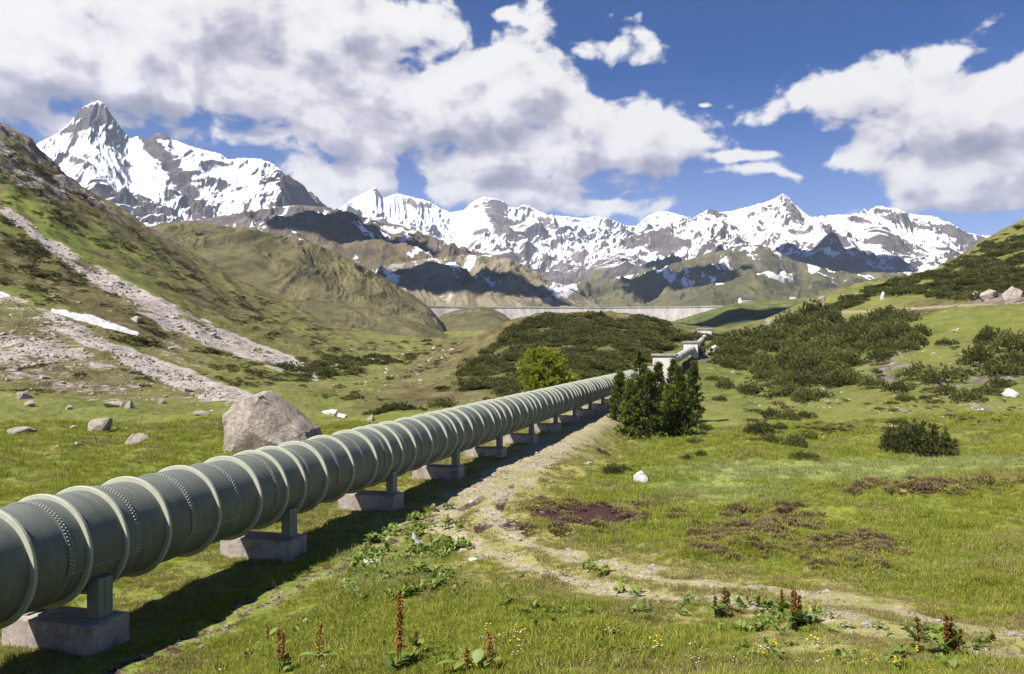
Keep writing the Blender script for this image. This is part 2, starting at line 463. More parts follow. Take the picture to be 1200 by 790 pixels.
def polyline_dist(x, y, pts):
    best = np.full(np.shape(x), 1e9); par = np.zeros(np.shape(x)); L = 0
    for a, b in zip(pts[:-1], pts[1:]):
        d = b - a; l2 = (d ** 2).sum(); t = np.clip(((x - a[0]) * d[0] + (y - a[1]) * d[1]) / l2, 0, 1)
        ds = np.hypot(x - a[0] - t * d[0], y - a[1] - t * d[1])
        m = ds < best; best = np.where(m, ds, best); par = np.where(m, L + t, par); L += 1
    return best, par
def smooth_line(pts, n=8):
    pts = np.asarray(pts, float); o = []
    for i in range(len(pts) - 1):
        p0, p1, p2, p3 = pts[max(i - 1, 0)], pts[i], pts[i + 1], pts[min(i + 2, len(pts) - 1)]
        for k in range(n):
            t = k / n
            o.append(.5 * (2 * p1 + (p2 - p0) * t + (2 * p0 - 5 * p1 + 4 * p2 - p3) * t * t + (3 * p1 - p0 - 3 * p2 + p3) * t ** 3))
    o.append(pts[-1]); return np.array(o)

# ---- ground cover zones
def blob(px, py, rx, ry, rot=0.0, y0=5, y1=1500, soft=0.5):
    dx, dy = VPX - px, VPY - py; c, s = math.cos(R(rot)), math.sin(R(rot))
    q = np.hypot((dx * c + dy * s) / rx, (-dx * s + dy * c) / ry)
    return (1 - sstep(q, 1 - soft, 1 + soft)) * (GY > y0) * (GY < y1)
def band(pts, w, y0=5, y1=1500):
    pts = np.array(pts, float); best = np.zeros(VPX.shape)
    for a, b, wa, wb in zip(pts[:-1], pts[1:], w[:-1], w[1:]):
        d = b - a; t = np.clip(((VPX - a[0]) * d[0] + (VPY - a[1]) * d[1]) / (d ** 2).sum(), 0, 1)
        ds = np.hypot(VPX - a[0] - t * d[0], VPY - a[1] - t * d[1]); best = np.maximum(best, 1 - sstep(ds / (wa + (wb - wa) * t), .55, 1.35))
    return best * (GY > y0) * (GY < y1)

TRACK_PX = [(1290, 775), (1180, 757), (1080, 735), (950, 712), (820, 694), (720, 678), (640, 655), (575, 632), (548, 612), (556, 590), (590, 562), (630, 535), (668, 508), (700, 487), (716, 474)]
_tp = hit([p[0] for p in TRACK_PX], [p[1] for p in TRACK_PX])
# near the pipe the track runs beside the bed
TRACK = smooth_line(_tp[:, :2], 8)
td, tpar = polyline_dist(GX, GY, TRACK)
SIDE = np.array([PIPE_0[:2] + PD[:2] * t + PN[:2] * (2.75 + .25 * math.sin(t * .3)) for t in np.arange(8, 62, 3.0)])
sd, spar = polyline_dist(GX, GY, SIDE)
trackw = 1.05 + 0.5 * sstep(tpar / 8, 7, 9) + 0.3 * sstep(tpar / 8, 10.5, 12)
jit = fbm(GX / 1.3, GY / 1.3, 3, 41) * 0.45 + fbm(GX / .5, GY / .5, 2, 43) * 0.25
m_track = 1 - sstep(td / trackw + jit, .75, 1.35)
mid = np.exp(-(td / .38) ** 2) * (1 - sstep(tpar / 8, 8, 10))
m_gravel = np.clip(m_track * (1 - .65 * mid), 0, 1)
m_side = (1 - sstep(sd / .55 + jit * 1.5, .5, 1.6)) * 0.95
m_dry = np.clip((1 - sstep(td / (trackw * 2.2) + jit * 1.5, .5, 1.4)), 0, 1)
m_dry = np.maximum(m_dry, blob(590, 560, 60, 60, -35, 20, 60) * .9)
gapd = blob(300, 590, 130, 25, -18, 18, 60) * .8
m_dry = np.maximum(m_dry, (np.abs(m_ + 0.2) < 1.7) * inpipe * .55)
m_gravel = np.maximum(m_gravel, (1 - sstep(np.abs(m_ - 2.6) + jit * .8, 1.0, 2.0)) * inpipe * sstep(t_, 44, 60))
m_road = band([(900, 376), (975, 367), (1080, 361), (1210, 353)], [4, 2.2, 2, 2], 150, 420)
m_gravel = np.maximum(m_gravel, m_road)
m_snow = np.maximum(band([(62, 364), (105, 374), (160, 391)], [2.5, 5.5, 2.5], 100, 500), blob(-2, 345, 14, 3.5, 8, 100, 500))
m_snow = np.maximum(m_snow, blob(214, 273, 12, 2, 10, 300, 900) * 0)
SCREE = np.maximum.reduce([
    band([(-60, 205), (0, 242), (60, 287), (120, 326), (200, 372), (290, 410), (340, 425), (370, 442)], [4, 5, 8, 12, 16, 12, 9, 5], 100, 700),
    band([(-40, 335), (20, 357), (80, 385), (150, 418), (200, 440), (245, 458), (290, 466)], [7, 10, 10, 12, 14, 14, 7], 90, 500),
    band([(190, 372), (250, 405), (330, 432)], [8, 6, 4], 100, 600) * .7,
    blob(60, 425, 130, 32, 14, 90, 400) * .72, blob(190, 405, 60, 18, 30, 90, 400) * .38, blob(30, 380, 60, 18, 20, 90, 400) * .4,
    blob(240, 470, 60, 6, 3, 90, 200) * .6])
m_scree = np.clip(SCREE * (.86 + .75 * fbm(GX / 16, GY / 26, 4, 78)), 0, 1)
m_rock = np.clip(np.maximum.reduce([crag * .95 * sstep(fbm(GX / 40, GY / 40, 4, 51), -.5, .2), blob(1185, 345, 55, 12, -3, 80, 500) * .9, blob(935, 374, 42, 6, -9, 200, 420), blob(1045, 425, 30, 34, 35, 90, 260) * .55,
    blob(1150, 440, 60, 26, -20, 60, 260) * .5, blob(905, 388, 18, 6, 0, 120, 500) * .7, blob(1100, 470, 90, 30, 0, 50, 200) * .3, blob(830, 425, 18, 12, 0, 100, 300) * .5]), 0, 1)
m_soil = np.maximum.reduce([blob(688, 606, 70, 13, 3, 20, 50), band([(560, 620), (580, 610), (588, 590), (600, 570)], [6, 6, 6, 4], 20, 60) * .9, band([(610, 622), (585, 612)], [8, 6], 20, 50),
    band([(565, 585), (535, 600)], [4, 3], 20, 60) * .8, blob(480, 670, 25, 5, -5, 12, 30) * .8, blob(410, 690, 14, 5, 0, 10, 30) * .6])
m_heath = np.maximum.reduce([blob(880, 630, 70, 18, -6, 15, 40, .9) * .8, blob(1000, 650, 62, 20, 5, 14, 40, .9) * .7, blob(1090, 573, 120, 8, 0, 25, 50, .9) * .7, blob(800, 640, 50, 20, 0, 14, 40) * .6, blob(905, 600, 60, 10, 0, 20, 40) * .5, blob(700, 600, 110, 32, 0, 20, 50) * .35,
    blob(1000, 500, 90, 8, 0, 40, 100) * .4, blob(640, 545, 60, 12, -10, 30, 70) * .45, blob(70, 525, 50, 7, 0, 30, 90) * .5, blob(1180, 560, 60, 9, 0, 25, 60) * .7])
m_lush = np.maximum.reduce([blob(960, 552, 170, 12, 0, 35, 70), blob(500, 445, 42, 9, -14, 160, 400) * 1.0, blob(850, 575, 100, 14, 3, 28, 60) * .6, blob(450, 645, 90, 50, -20, 12, 40) * .5, blob(1150, 545, 120, 10, 0, 35, 60) * .8])
# brown heath and scrub tint of the hills
m_brown = np.clip(np.maximum.reduce([sstep(fbm(GX / 45, GY / 45, 4, 71), -.05, .6) * sstep(GR, 110, 200) * .8,
    blob(560, 425, 160, 45, -28, 100, 600) * .9, blob(700, 400, 130, 45, 0, 110, 600) * .8, blob(90, 410, 150, 40, 20, 100, 500) * .5, blob(260, 365, 130, 26, 28, 200, 700) * .8, blob(330, 395, 90, 14, 24, 200, 700) * .5, blob(60, 215, 90, 26, 38, 300, 700), blob(160, 275, 120, 16, 33, 300, 800) * .9, blob(100, 345, 150, 26, 28, 150, 600) * .85, blob(60, 440, 120, 20, 10, 90, 300) * .8, blob(320, 350, 120, 14, 30, 300, 800) * .8, sstep(fbm(GX / 18, GY / 30, 4, 77), 0, .5) * lefts]), 0, 1)
m_green = np.maximum.reduce([blob(120, 300, 150, 40, 32, 200, 700) * .9, blob(60, 260, 90, 26, 35, 200, 700) * .8, blob(1100, 385, 130, 20, -4, 90, 400) * .55, blob(860, 440, 60, 20, 0, 80, 300) * .6, blob(280, 385, 60, 12, 30, 150, 500) * .5, blob(20, 315, 60, 20, 35, 150, 500) * .6])

m_hum = np.clip(m_heath, 0, 1) * (GY > 12) * (GY < 60)
GZ = GZ + m_hum * (.22 + .25 * np.maximum(fbm(GX / 1.6, GY / 1.6, 3, 98), 0))
_E = GZ / (GR * np.cos(np.clip(GA, -1.4, 1.4)))
# ------------------------------------------------------------------ ground sheet
def grid_faces(ni, nj, wrap=False):
    i = np.arange(ni - (0 if wrap else 1)); j = np.arange(nj - 1)
    I, J = np.meshgrid(i, j, indexing='ij'); I2 = (I + 1) % ni
    return np.stack([I * nj + J, I2 * nj + J, I2 * nj + J + 1, I * nj + J + 1], -1).reshape(-1, 4)

def ground_material():
    m, t, bs, pos, geo, out = material('alpine_ground')
    dist = t.vec('LENGTH', pos)
    far = t.rng(dist, 25, 130)
    nf = t.noise(pos, 4.5, 6, .65); nm = t.noise(pos, .55, 5, .6); nl = t.noise(pos, .07, 5, .6); nx = t.noise(pos, .016, 5, .62)
    nfar = t.noise(pos, .22, 6, .7)
    grass = t.ramp(t.math('ADD', t.math('MULTIPLY', nm, .6), t.math('MULTIPLY', nl, .45)), [(.3, (.105, .140, .020)), (.47, (.165, .200, .030)), (.6, (.215, .230, .042)), (.75, (.27, .24, .072))])
    grass = t.mix(t.rng(nf, .35, .7, 0, .5), grass, (.045, .06, .014))
    lush = t.mix(nm, (.20, .24, .075), (.27, .30, .115))
    c = grass
    green = t.mix(nfar, (.09, .125, .022), (.20, .225, .04))
    hillc = t.ramp(t.math('ADD', t.math('MULTIPLY', nfar, .8), t.math('ADD', t.math('MULTIPLY', nx, .35), t.math('MULTIPLY', t.math('SUBTRACT', t.noise(pos, 1.1, 5, .75), .62), .35))), [(.30, (.055, .065, .022)), (.43, (.115, .135, .034)), (.55, (.17, .18, .050)), (.7, (.22, .19, .09))])
    c = t.mix(far, c, hillc)
    c = t.mix(t.math('MULTIPLY', t.attr('green'), t.rng(nfar, .25, .6, .35, 1)), c, green)
    c = t.mix(t.math('MULTIPLY', t.attr('lush'), t.rng(nm, .25, .6, .6, 1)), c, lush)
    brown = t.ramp(nfar, [(.33, (.040, .034, .018)), (.5, (.105, .082, .042)), (.66, (.18, .15, .08))])
    c = t.mix(t.math('MULTIPLY', t.attr('brown'), t.rng(nx, .3, .6, .5, 1)), c, brown)
    # scattered stones on the hillsides
    vs = t.voro(pos, .5, 'F1'); vsc = t.voro(pos, .5, 'F1', 'Color')
    stn = t.math('MULTIPLY', t.rng(vs, .22, .14), t.math('GREATER_THAN', t.math('MULTIPLY', t.vec('DOT_PRODUCT', vsc, (.4, .3, .3)), 1.0), .66))
    c = t.mix(t.math('MULTIPLY', stn, t.rng(dist, 70, 140, 0, .8)), c, (.36, .33, .30))
    dry = t.mix(t.noise(pos, 3.2, 5, .7), (.215, .21, .058), (.36, .32, .145))
    c = t.mix(t.rng(t.math('ADD', t.attr('dry'), t.math('MULTIPLY', t.math('SUBTRACT', nf, .5), 1.0)), .3, .9, 0, .8), c, dry)
    heath = t.ramp(t.noise(pos, 2.3, 4, .6), [(.3, (.09, .055, .04)), (.5, (.15, .11, .055)), (.7, (.15, .16, .045))])
    c = t.mix(t.rng(t.math('ADD', t.attr('heath'), t.math('MULTIPLY', t.math('SUBTRACT', nf, .5), 1.4)), .35, .8), c, heath)
    soil = t.mix(nf, (.022, .010, .010), (.085, .042, .038))
    soilm = t.rng(t.math('ADD', t.attr('soil'), t.math('MULTIPLY', t.math('SUBTRACT', t.noise(pos, 2.6, 5, .7), .5), 2.0)), .42, .62)
    c = t.mix(soilm, c, soil)
    grav = t.ramp(t.noise(pos, 9, 5, .7), [(.3, (.17, .145, .085)), (.5, (.32, .28, .185)), (.68, (.46, .415, .32))])
    gm = t.rng(t.math('ADD', t.math('MULTIPLY', t.attr('gravel'), t.rng(nm, .34, .62, .55, 1.0)), t.math('MULTIPLY', t.math('SUBTRACT', t.noise(pos, 7, 6, .75), .5), 1.9)), .36, .95)
    c = t.mix(gm, c, grav)
    vr = t.voro(pos, .42, 'F1', 'Color'); vr2 = t.voro(pos, 2.6, 'F1', 'Color')
    rockn = t.noise(pos, .35, 7, .72)
    rock = t.ramp(t.math('ADD', t.math('MULTIPLY', rockn, .75), t.math('MULTIPLY', t.vec('DOT_PRODUCT', vr, (.1, .1, .1)), 1.0)), [(.32, (.045, .038, .034)), (.5, (.17, .145, .125)), (.68, (.36, .32, .29))])
    rm = t.rng(t.math('ADD', t.attr('rock'), t.math('MULTIPLY', t.math('SUBTRACT', nfar, .5), 2.2)), .45, .62)
    c = t.mix(rm, c, rock)
    scr = t.ramp(t.math('ADD', t.math('MULTIPLY', t.noise(pos, .8, 6, .75), .6), t.math('MULTIPLY', t.vec('DOT_PRODUCT', vr2, (.13, .13, .13)), 1.0)), [(.3, (.22, .185, .165)), (.5, (.40, .355, .325)), (.7, (.55, .51, .475))])
    sm = t.rng(t.math('ADD', t.attr('scree'), t.math('MULTIPLY', t.math('SUBTRACT', t.noise(pos, .16, 7, .75), .5), 2.6)), .48, .72)
    c = t.mix(sm, c, scr)
    c = t.mix(t.rng(t.math('ADD', t.attr('snow'), t.math('MULTIPLY', t.math('SUBTRACT', t.noise(pos, .5, 6, .7), .5), 1.6)), .42, .6), c, t.mix(t.noise(pos, .8, 5, .7), (.45, .44, .44), (.78, .79, .82)))
    gr_ = t.math('ADD', t.math('MULTIPLY', t.noise(pos, 34, 4, .7), .9), t.math('MULTIPLY', t.noise(pos, 5.2, 5, .75), .8))
    grain = t.new('ShaderNodeCombineXYZ'); gv = t.math('MULTIPLY', t.rng(gr_, .55, 1.15, .55, 1.32, False), 1.0)
    for q_ in range(3): t.l.new(gv, grain.inputs[q_])
    c = t.mix(t.rng(dist, 90, 40, .3, 1), c, t.mix(1.0, c, grain.outputs[0], 'MULTIPLY'))
    t.put(bs, 'Base Color', c)
    t.put(bs, 'Roughness', .95); t.put(bs, 'Specular IOR Level', .12)
    b1 = t.bump(nf, .05, .7)
    b2 = t.bump(t.noise(pos, .9, 6, .7), .9, t.math('MULTIPLY', far, .8), b1)
    b3 = t.bump(vs, .5, t.math('MAXIMUM', t.math('MULTIPLY', sm, .22), t.math('MULTIPLY', rm, .9)), b2)
    t.put(bs, 'Normal', b3)
    return m

MAT_GROUND = ground_material()
_v = np.stack([GX, GY, GZ], -1)
_fa = grid_faces(len(AZ), len(LR))
_ni, _nj = len(AZ), len(LR)
_att = dict(snow=m_snow, gravel=np.clip(m_gravel + .55 * m_side, 0, 1), dry=m_dry, scree=m_scree, rock=m_rock, soil=np.clip(m_soil + .5 * m_side, 0, 1), heath=m_heath, lush=m_lush, brown=m_brown, green=m_green)
_dz0 = np.gradient(_v, axis=0); _dz1 = np.gradient(_v, axis=1)
_nrm = np.cross(_dz1, _dz0); _nrm *= np.sign(_nrm[..., 2:] + 1e-12); _nrm /= np.linalg.norm(_nrm, axis=-1, keepdims=True) + 1e-12
_cls = np.zeros(GX.shape, int)
_cls[(m_scree > .55)] = 3
_cls[(np.abs(m_ - 2.6) + jit * .8 < 1.6) & inpipe & (t_ > 46)] = 2
_cls[m_snow > .5] = 4
_cls[m_road > .5] = 5
_cls[(m_track > .5) & (GY > 3)] = 1
_cf = _cls.ravel()[_fa].max(1)
def ground_piece(name, sel, kind):
    fa = _fa[sel]; u, inv = np.unique(fa, return_inverse=True)
    me = mesh_np(name, _v.reshape(-1, 3)[u], inv.reshape(-1, 4), MAT_GROUND, True, {k: a.ravel()[u] for k, a in _att.items()})
    me.normals_split_custom_set_from_vertices(_nrm.reshape(-1, 3)[u].astype(np.float32))
    return me, tag(link(name, me), kind=kind)
ground_piece('dirt_track', _cf == 1, 'structure')
ground_piece('gravel_path', _cf == 2, 'structure')
ground_piece('scree', _cf == 3, 'stuff')
ground_piece('snow_patch', _cf == 4, 'stuff')
ground_piece('mountain_road', _cf == 5, 'structure')
me, ground = ground_piece('ground', _cf == 0, 'structure')
# close the patch under the camera
mb = MB(); _r0 = _v[:, 0]
mb.add(np.vstack([_r0, [[0, 0, -1.7]]]), [(len(_r0), i + 1, i) for i in range(len(_r0) - 1)])
tag(link('ground', mb.mesh('ground_patch', MAT_GROUND, True)), kind='structure')

# ------------------------------------------------------------------ mountains
def mountain_material(name, snow_z, snow_w, rock, grass, grass_top, patch=0.0, patch_lo=0, scale=1.0, steep=1.6, dirx=0.0, grass_amt=1.0):
    m, t, bs, pos, geo, out = material(name)
    z = t.n.new('ShaderNodeSeparateXYZ'); t.l.new(pos, z.inputs[0]); z = z.outputs[2]
    nz = t.n.new('ShaderNodeSeparateXYZ'); t.l.new(geo.outputs['Normal'], nz.inputs[0])
    nx_ = nz.outputs[0]; nz = nz.outputs[2]
    n0 = t.noise(pos, .0007 * scale, 5, .55); n1 = t.noise(pos, .0022 * scale, 7, .62, .4); n2 = t.noise(pos, .008 * scale, 8, .72); n3 = t.noise(pos, .03 * scale, 5, .75)
    strat = t.noise(t.vec('MULTIPLY', pos, (.35, .35, 1.6)), .012 * scale, 6, .7, .5)
    rf = t.math('ADD', t.math('MULTIPLY', n2, .45), t.math('ADD', t.math('MULTIPLY', n3, .2), t.math('MULTIPLY', strat, .35)))
    rk = t.ramp(rf, [(.34, tuple(.40 * v for v in rock)), (.5, rock), (.64, tuple(min(1.0, 1.9 * v) for v in rock))])
    gr = t.ramp(t.math('ADD', t.math('MULTIPLY', n1, .5), t.math('MULTIPLY', n2, .5)), [(.36, tuple(.5 * v for v in grass)), (.5, grass), (.62, (grass[0] * 1.5, grass[1] * 1.4, grass[2] * 1.6))])
    gm = t.math('ADD', t.rng(z, grass_top + 220, grass_top - 160, -.2, 1.0, False), t.math('ADD', t.math('MULTIPLY', t.math('SUBTRACT', n2, .5), 2.0), t.math('ADD', t.math('MULTIPLY', t.math('SUBTRACT', n1, .5), 1.2), t.math('MULTIPLY', t.math('SUBTRACT', nz, .75), 1.8))))
    c = t.mix(t.math('MULTIPLY', t.rng(gm, .4, .65), grass_amt), rk, gr)
    s = t.rng(z, snow_z - snow_w, snow_z + snow_w, -.75, .75, False)
    s = t.math('ADD', s, t.math('MULTIPLY', t.math('SUBTRACT', nz, .70), steep))
    s = t.math('ADD', s, t.math('MULTIPLY', t.math('SUBTRACT', n0, .5), .6))
    s = t.math('ADD', s, t.math('MULTIPLY', t.math('SUBTRACT', n1, .5), 1.2))
    s = t.math('ADD', s, t.math('MULTIPLY', t.math('SUBTRACT', n2, .5), .85))
    s = t.math('ADD', s, t.math('MULTIPLY', t.math('SUBTRACT', n3, .5), .55))
    s = t.math('SUBTRACT', s, t.math('MULTIPLY', t.attr('rib'), .9))
    s = t.math('SUBTRACT', s, t.attr('crag'))
    if dirx: s = t.math('ADD', s, t.math('MULTIPLY', nx_, dirx))
    sm = t.rng(s, .26, .60)
    if patch:
        str_ = t.noise(t.vec('MULTIPLY', pos, (1, .4, .5)), .0045 * scale, 6, .62, .8)
        pm = t.math('MULTIPLY', t.rng(t.math('ADD', str_, t.math('MULTIPLY', t.math('SUBTRACT', n2, .5), .3)), patch, patch + .03), t.rng(z, patch_lo, patch_lo + 90))
        sm = t.math('MAXIMUM', sm, pm)
    c = t.mix(sm, c, (.70, .72, .77))
    t.put(bs, 'Base Color', c); t.put(bs, 'Roughness', .85); t.put(bs, 'Specular IOR Level', .15)
    b = t.bump(n3, 12 / scale, t.math('SUBTRACT', .8, t.math('MULTIPLY', sm, .6)))
    b = t.bump(n2, 24 / scale, t.math('SUBTRACT', .75, t.math('MULTIPLY', sm, .35)), b)
    t.put(bs, 'Normal', b)
    return m

def ridge(name, crest, yb, yc, yf, zb, mat, lam, amp, seed, cols_per_px=1.6, rows=280, prof=1.25, spur=1.0, jag=0.0, fade=40, warp=.35, shelf=None, csm=10, crags=()):
    """a mountain: crest line (column, row) at depth yc, foot at yb, ridged relief between, fitted so that the skyline is the crest"""
    cr = np.array(crest, float); x0, x1 = cr[0, 0] - fade, cr[-1, 0] + fade
    px = np.arange(x0, x1 + .1, 1 / cols_per_px)
    row = np.interp(px, cr[:, 0], cr[:, 1])
    if jag: row = row - jag * (ridged(px / 9.0, px * 0 + seed, 4, seed + 3) - .5) * 2 - jag * .8 * fbm(px / 22.0, px * 0 + 3 * seed, 3, seed + 5)
    ycol = np.interp(px, cr[:, 0], cr[:, 2]) if cr.shape[1] > 2 else np.full(len(px), yc)
    end = sstep(px, x0, x0 + fade) * (1 - sstep(px, x1 - fade, x1))
    H = (HZ - row) / F * ycol
    H = zb + (H - zb) * np.maximum(end, .02)
    def sm(a, s):
        r = int(3 * s); w_ = np.exp(-.5 * (np.arange(-r, r + 1) / s) ** 2); w_ /= w_.sum()
        return np.convolve(np.pad(a, r, 'edge'), w_, 'valid')
    Hs = sm(H, csm * cols_per_px)
    v = np.concatenate([np.linspace(0, 1, int(rows * .8)), 1 + np.linspace(0, 1, rows - int(rows * .8) + 1)[1:] ** 1.2])
    Yc = ycol[:, None]
    Y = np.where(v[None] <= 1, yb + (Yc - yb) * v[None], Yc + (yf - Yc) * (v[None] - 1))
    X = (px[:, None] - CX) / F * Y
    t = v[None] + 0 * X
    up = np.where(t <= 1, np.clip(t, 0, 1) ** prof, 1 - (t - 1) * 1.15)
    if shelf:
        up = np.where(t <= 1, np.interp(np.clip(t, 0, 1), [q[0] for q in shelf], [q[1] for q in shelf]), up)
    base = zb + (Hs[:, None] - zb) * up
    wx = X + warp * lam * fbm(X / lam * .8, Y / lam * .8, 3, seed + 100); wy = Y + warp * lam * fbm(X / lam * .8 + 7, Y / lam * .8, 3, seed + 101)
    n = (ridged(wx / lam, wy / (lam * 1.9), 7, seed) - .45) + .35 * (ridged(wx / (lam * .3), wy / (lam * .4), 5, seed + 50) - .45)
    env = np.sin(np.clip(t, 0, 1.25) / 1.25 * math.pi) ** .6 * (.25 + .75 * np.clip(t, 0, 1)) * end[:, None]
    Z = base + amp * n * env * spur
    # fit the skyline
    tgt = H / ycol
    for it in range(4):
        k = sm(tgt - (Z / Y).max(1), csm * 1.5 * cols_per_px)
        Z = Z + k[:, None] * Y * np.clip(t, 0, 1) ** 1.2
    # the crest itself takes the last, small difference
    near = np.exp(-((t - 1) / .07) ** 2) * .6 + .4 * np.exp(-((t - 1) / .22) ** 2)
    for it in range(3):
        k = sm(tgt - (Z / Y * (near > .15)).max(1), 1.4 * cols_per_px); k_s = sm(k, 9 * cols_per_px)
        Z = Z + k_s[:, None] * Y * near + (k - k_s)[:, None] * Y * np.exp(-((t - 1) / .03) ** 2)
        over = np.maximum(Z / Y - tgt[:, None], 0) * (near < .5)
        if over.max() > 1e-4:
            ov = np.stack([sm(over[:, j], 5 * cols_per_px) for j in range(over.shape[1])], 1)
            Z = Z - 1.3 * ov * Y
    vx = CX + F * X / Y; vy = HZ - F * Z / Y; cg = np.zeros(X.shape)
    for (bx_, by_, rx_, ry_, ro_, wt_) in crags:
        c_, s_ = math.cos(R(ro_)), math.sin(R(ro_)); dx, dy = vx - bx_, vy - by_
        cg += wt_ * (1 - sstep(np.hypot((dx * c_ + dy * s_) / rx_, (-dx * s_ + dy * c_) / ry_), .3, 1.3)) * (t <= 1.1)
    Z = np.where(t >= 1.98, zb - 60, Z)
    me = mesh_np(name, np.stack([X, Y, Z], -1).reshape(-1, 3), grid_faces(len(px), Z.shape[1]), mat, True, dict(rib=(n - n.mean()).ravel(), crag=cg.ravel()))
    return tag(link(name, me), kind='structure'), (px, X, Y, Z)

MZ = 20.0
mat_peak = mountain_material('peak_rock_and_snow', 470, 330, (.095, .082, .084), (.11, .092, .045), 400, 0, 0, 1.0, 2.2, -.4)
mat_range = mountain_material('glacier_range', 520, 300, (.13, .112, .11), (.10, .10, .045), 430, 0, 0, .8, 2.4, -.35)
mat_main = mountain_material('summit_range', 500, 300, (.12, .105, .102), (.115, .112, .045), 380, .60, 150, 1.0, 2.4, -.4)
mat_spur = mountain_material('dark_spur', 560, 150, (.115, .10, .10), (.125, .104, .056), 330, .555, 150, 1.8, 1.0, 0, .8)
mat_butt = mountain_material('buttress', 560, 150, (.19, .17, .165), (.20, .175, .095), 330, .55, 60, 3.2, 1.0, 0, .7)
mat_slope = mountain_material('grassy_slope', 560, 150, (.12, .105, .092), (.105, .104, .050), 400, .555, 170, 1.5, 1.0, 0, .85)
mat_hill = mountain_material('brown_hill', 1500, 150, (.16, .135, .11), (.108, .100, .048), 600, 0, 0, 11.0)
mat_green = mountain_material('green_bank', 1500, 150, (.15, .15, .07), (.105, .125, .042), 700, 0, 0, 7.0)

ridge('mountain_peak', [(-260, 210), (-120, 225), (0, 195), (48, 166), (66, 157), (80, 146), (88, 136), (97, 126), (106, 121), (115, 117.5), (122, 121), (131, 135), (139, 146), (147, 157), (153, 163), (160, 160), (172, 163), (184, 156), (194, 158), (203, 164), (223, 171), (240, 176), (258, 180), (267, 187), (285, 185), (304, 186), (318, 191), (329, 198), (342, 208), (354, 217), (366, 226), (378, 238), (392, 249), (420, 262), (470, 290)],
      3000, 5000, 7500, MZ, mat_peak, 1000, 420, 11, rows=360, jag=.7, prof=1.25, csm=9, crags=[(114, 134, 32, 13, 5, 1.2), (180, 172, 34, 9, 50, 1.3), (208, 205, 34, 11, 60, 1.2), (228, 240, 30, 13, 55, 1.0), (90, 150, 26, 4, -15, .8), (350, 222, 26, 15, 40, 1.1), (300, 205, 30, 8, 20, .5), (175, 240, 30, 10, 25, .8), (190, 158, 16, 6, 0, 1.0), (95, 190, 18, 6, 20, .6), (350, 245, 40, 8, 20, .4)])
ridge('mountain_range', [(330, 262), (380, 252), (400, 243), (412, 234), (423, 228), (432, 224), (440, 219.5), (449, 232), (458, 229), (465, 227), (478, 230), (491, 233), (503, 236), (514, 243), (529, 249), (544, 246), (552, 238), (560, 233), (567, 231), (578, 232), (590, 236), (597, 243), (605, 244), (613, 240), (621, 242), (628, 246), (643, 252), (655, 253), (666, 254), (685, 256), (696, 254), (715, 256), (734, 265), (746, 265), (753, 258), (761, 252), (772, 248), (782, 248), (791, 250), (811, 257), (850, 265), (900, 270)],
      5200, 8500, 12000, MZ, mat_range, 1300, 520, 23, rows=330, crags=[(443, 226, 9, 5, 40, .8), (580, 245, 16, 12, 40, .9), (585, 262, 18, 9, 35, 1.0), (560, 240, 10, 5, 0, .6), (720, 262, 26, 7, 20, .6), (640, 262, 18, 5, 30, .5), (495, 240, 22, 5, 10, .4)], jag=.6, shelf=[(0, 0), (.3, .30), (.6, .62), (.8, .76), (.93, .86), (1, 1)])
ridge('mountain_summits', [(690, 300), (740, 276), (780, 264), (800, 259), (811, 256), (822, 250), (832, 244.5), (842, 249), (855, 248), (876, 243), (890, 239), (902, 235.5), (911, 231), (918, 227.5), (924, 231), (929, 237), (942, 249), (952, 256), (962, 254), (975, 252), (997, 252), (1008, 250), (1016, 247), (1024, 243), (1030, 240.5), (1037, 243), (1043, 244), (1054, 246), (1066, 250), (1074, 252), (1081, 253), (1092, 253), (1104, 257), (1114, 262), (1123, 267), (1134, 273), (1160, 277), (1230, 284), (1330, 290), (1500, 270)],
      3600, 6300, 9500, MZ, mat_main, 1100, 480, 5, rows=360, jag=.8, prof=1.2, crags=[(930, 246, 24, 9, 50, .9), (905, 245, 12, 8, -20, .5), (1035, 250, 34, 8, 15, 1.0), (1062, 262, 30, 8, 15, .8), (1010, 262, 30, 7, 25, .8), (1100, 268, 36, 6, 12, .9), (778, 285, 22, 14, 0, 1.4), (838, 248, 14, 5, 20, .7), (740, 280, 24, 12, 0, .8), (970, 268, 16, 8, 40, .6), (1060, 290, 50, 8, 5, .5)])
ridge('mountain_shoulder', [(560, 345), (620, 335), (700, 330), (760, 318), (820, 300), (860, 290), (884, 284), (905, 292), (930, 305), (980, 318), (1040, 320), (1100, 318), (1200, 320), (1300, 325)],
      1750, 3600, 4700, MZ, mat_slope, 620, 230, 47, rows=260, prof=1.1)
ridge('mountain_spur', [(150, 262), (230, 258), (300, 246), (350, 240), (385, 243), (400, 246), (425, 253), (450, 262), (475, 267), (500, 275), (530, 285), (560, 296), (600, 309), (640, 326), (680, 345), (705, 360), (730, 368)],
      1500, 2600, 3500, MZ, mat_spur, 560, 190, 31, rows=260, prof=.95)
ridge('mountain_buttress', [(400, 325), (430, 315), (460, 309), (500, 304), (540, 299), (575, 299), (600, 304), (625, 317), (650, 331), (675, 343), (700, 357), (715, 364)],
      1420, 1900, 2450, MZ, mat_butt, 280, 100, 37, rows=220, prof=.8)
ridge('brown_hill', [(120, 275), (165, 268), (190, 262), (215, 261), (245, 262), (270, 266), (300, 270), (330, 276), (360, 283), (385, 292), (410, 304), (435, 317), (460, 331), (485, 346), (503, 360), (515, 374)],
      640, 900, 1250, -10, mat_hill, 110, 26, 61, rows=260, prof=.85, fade=25)
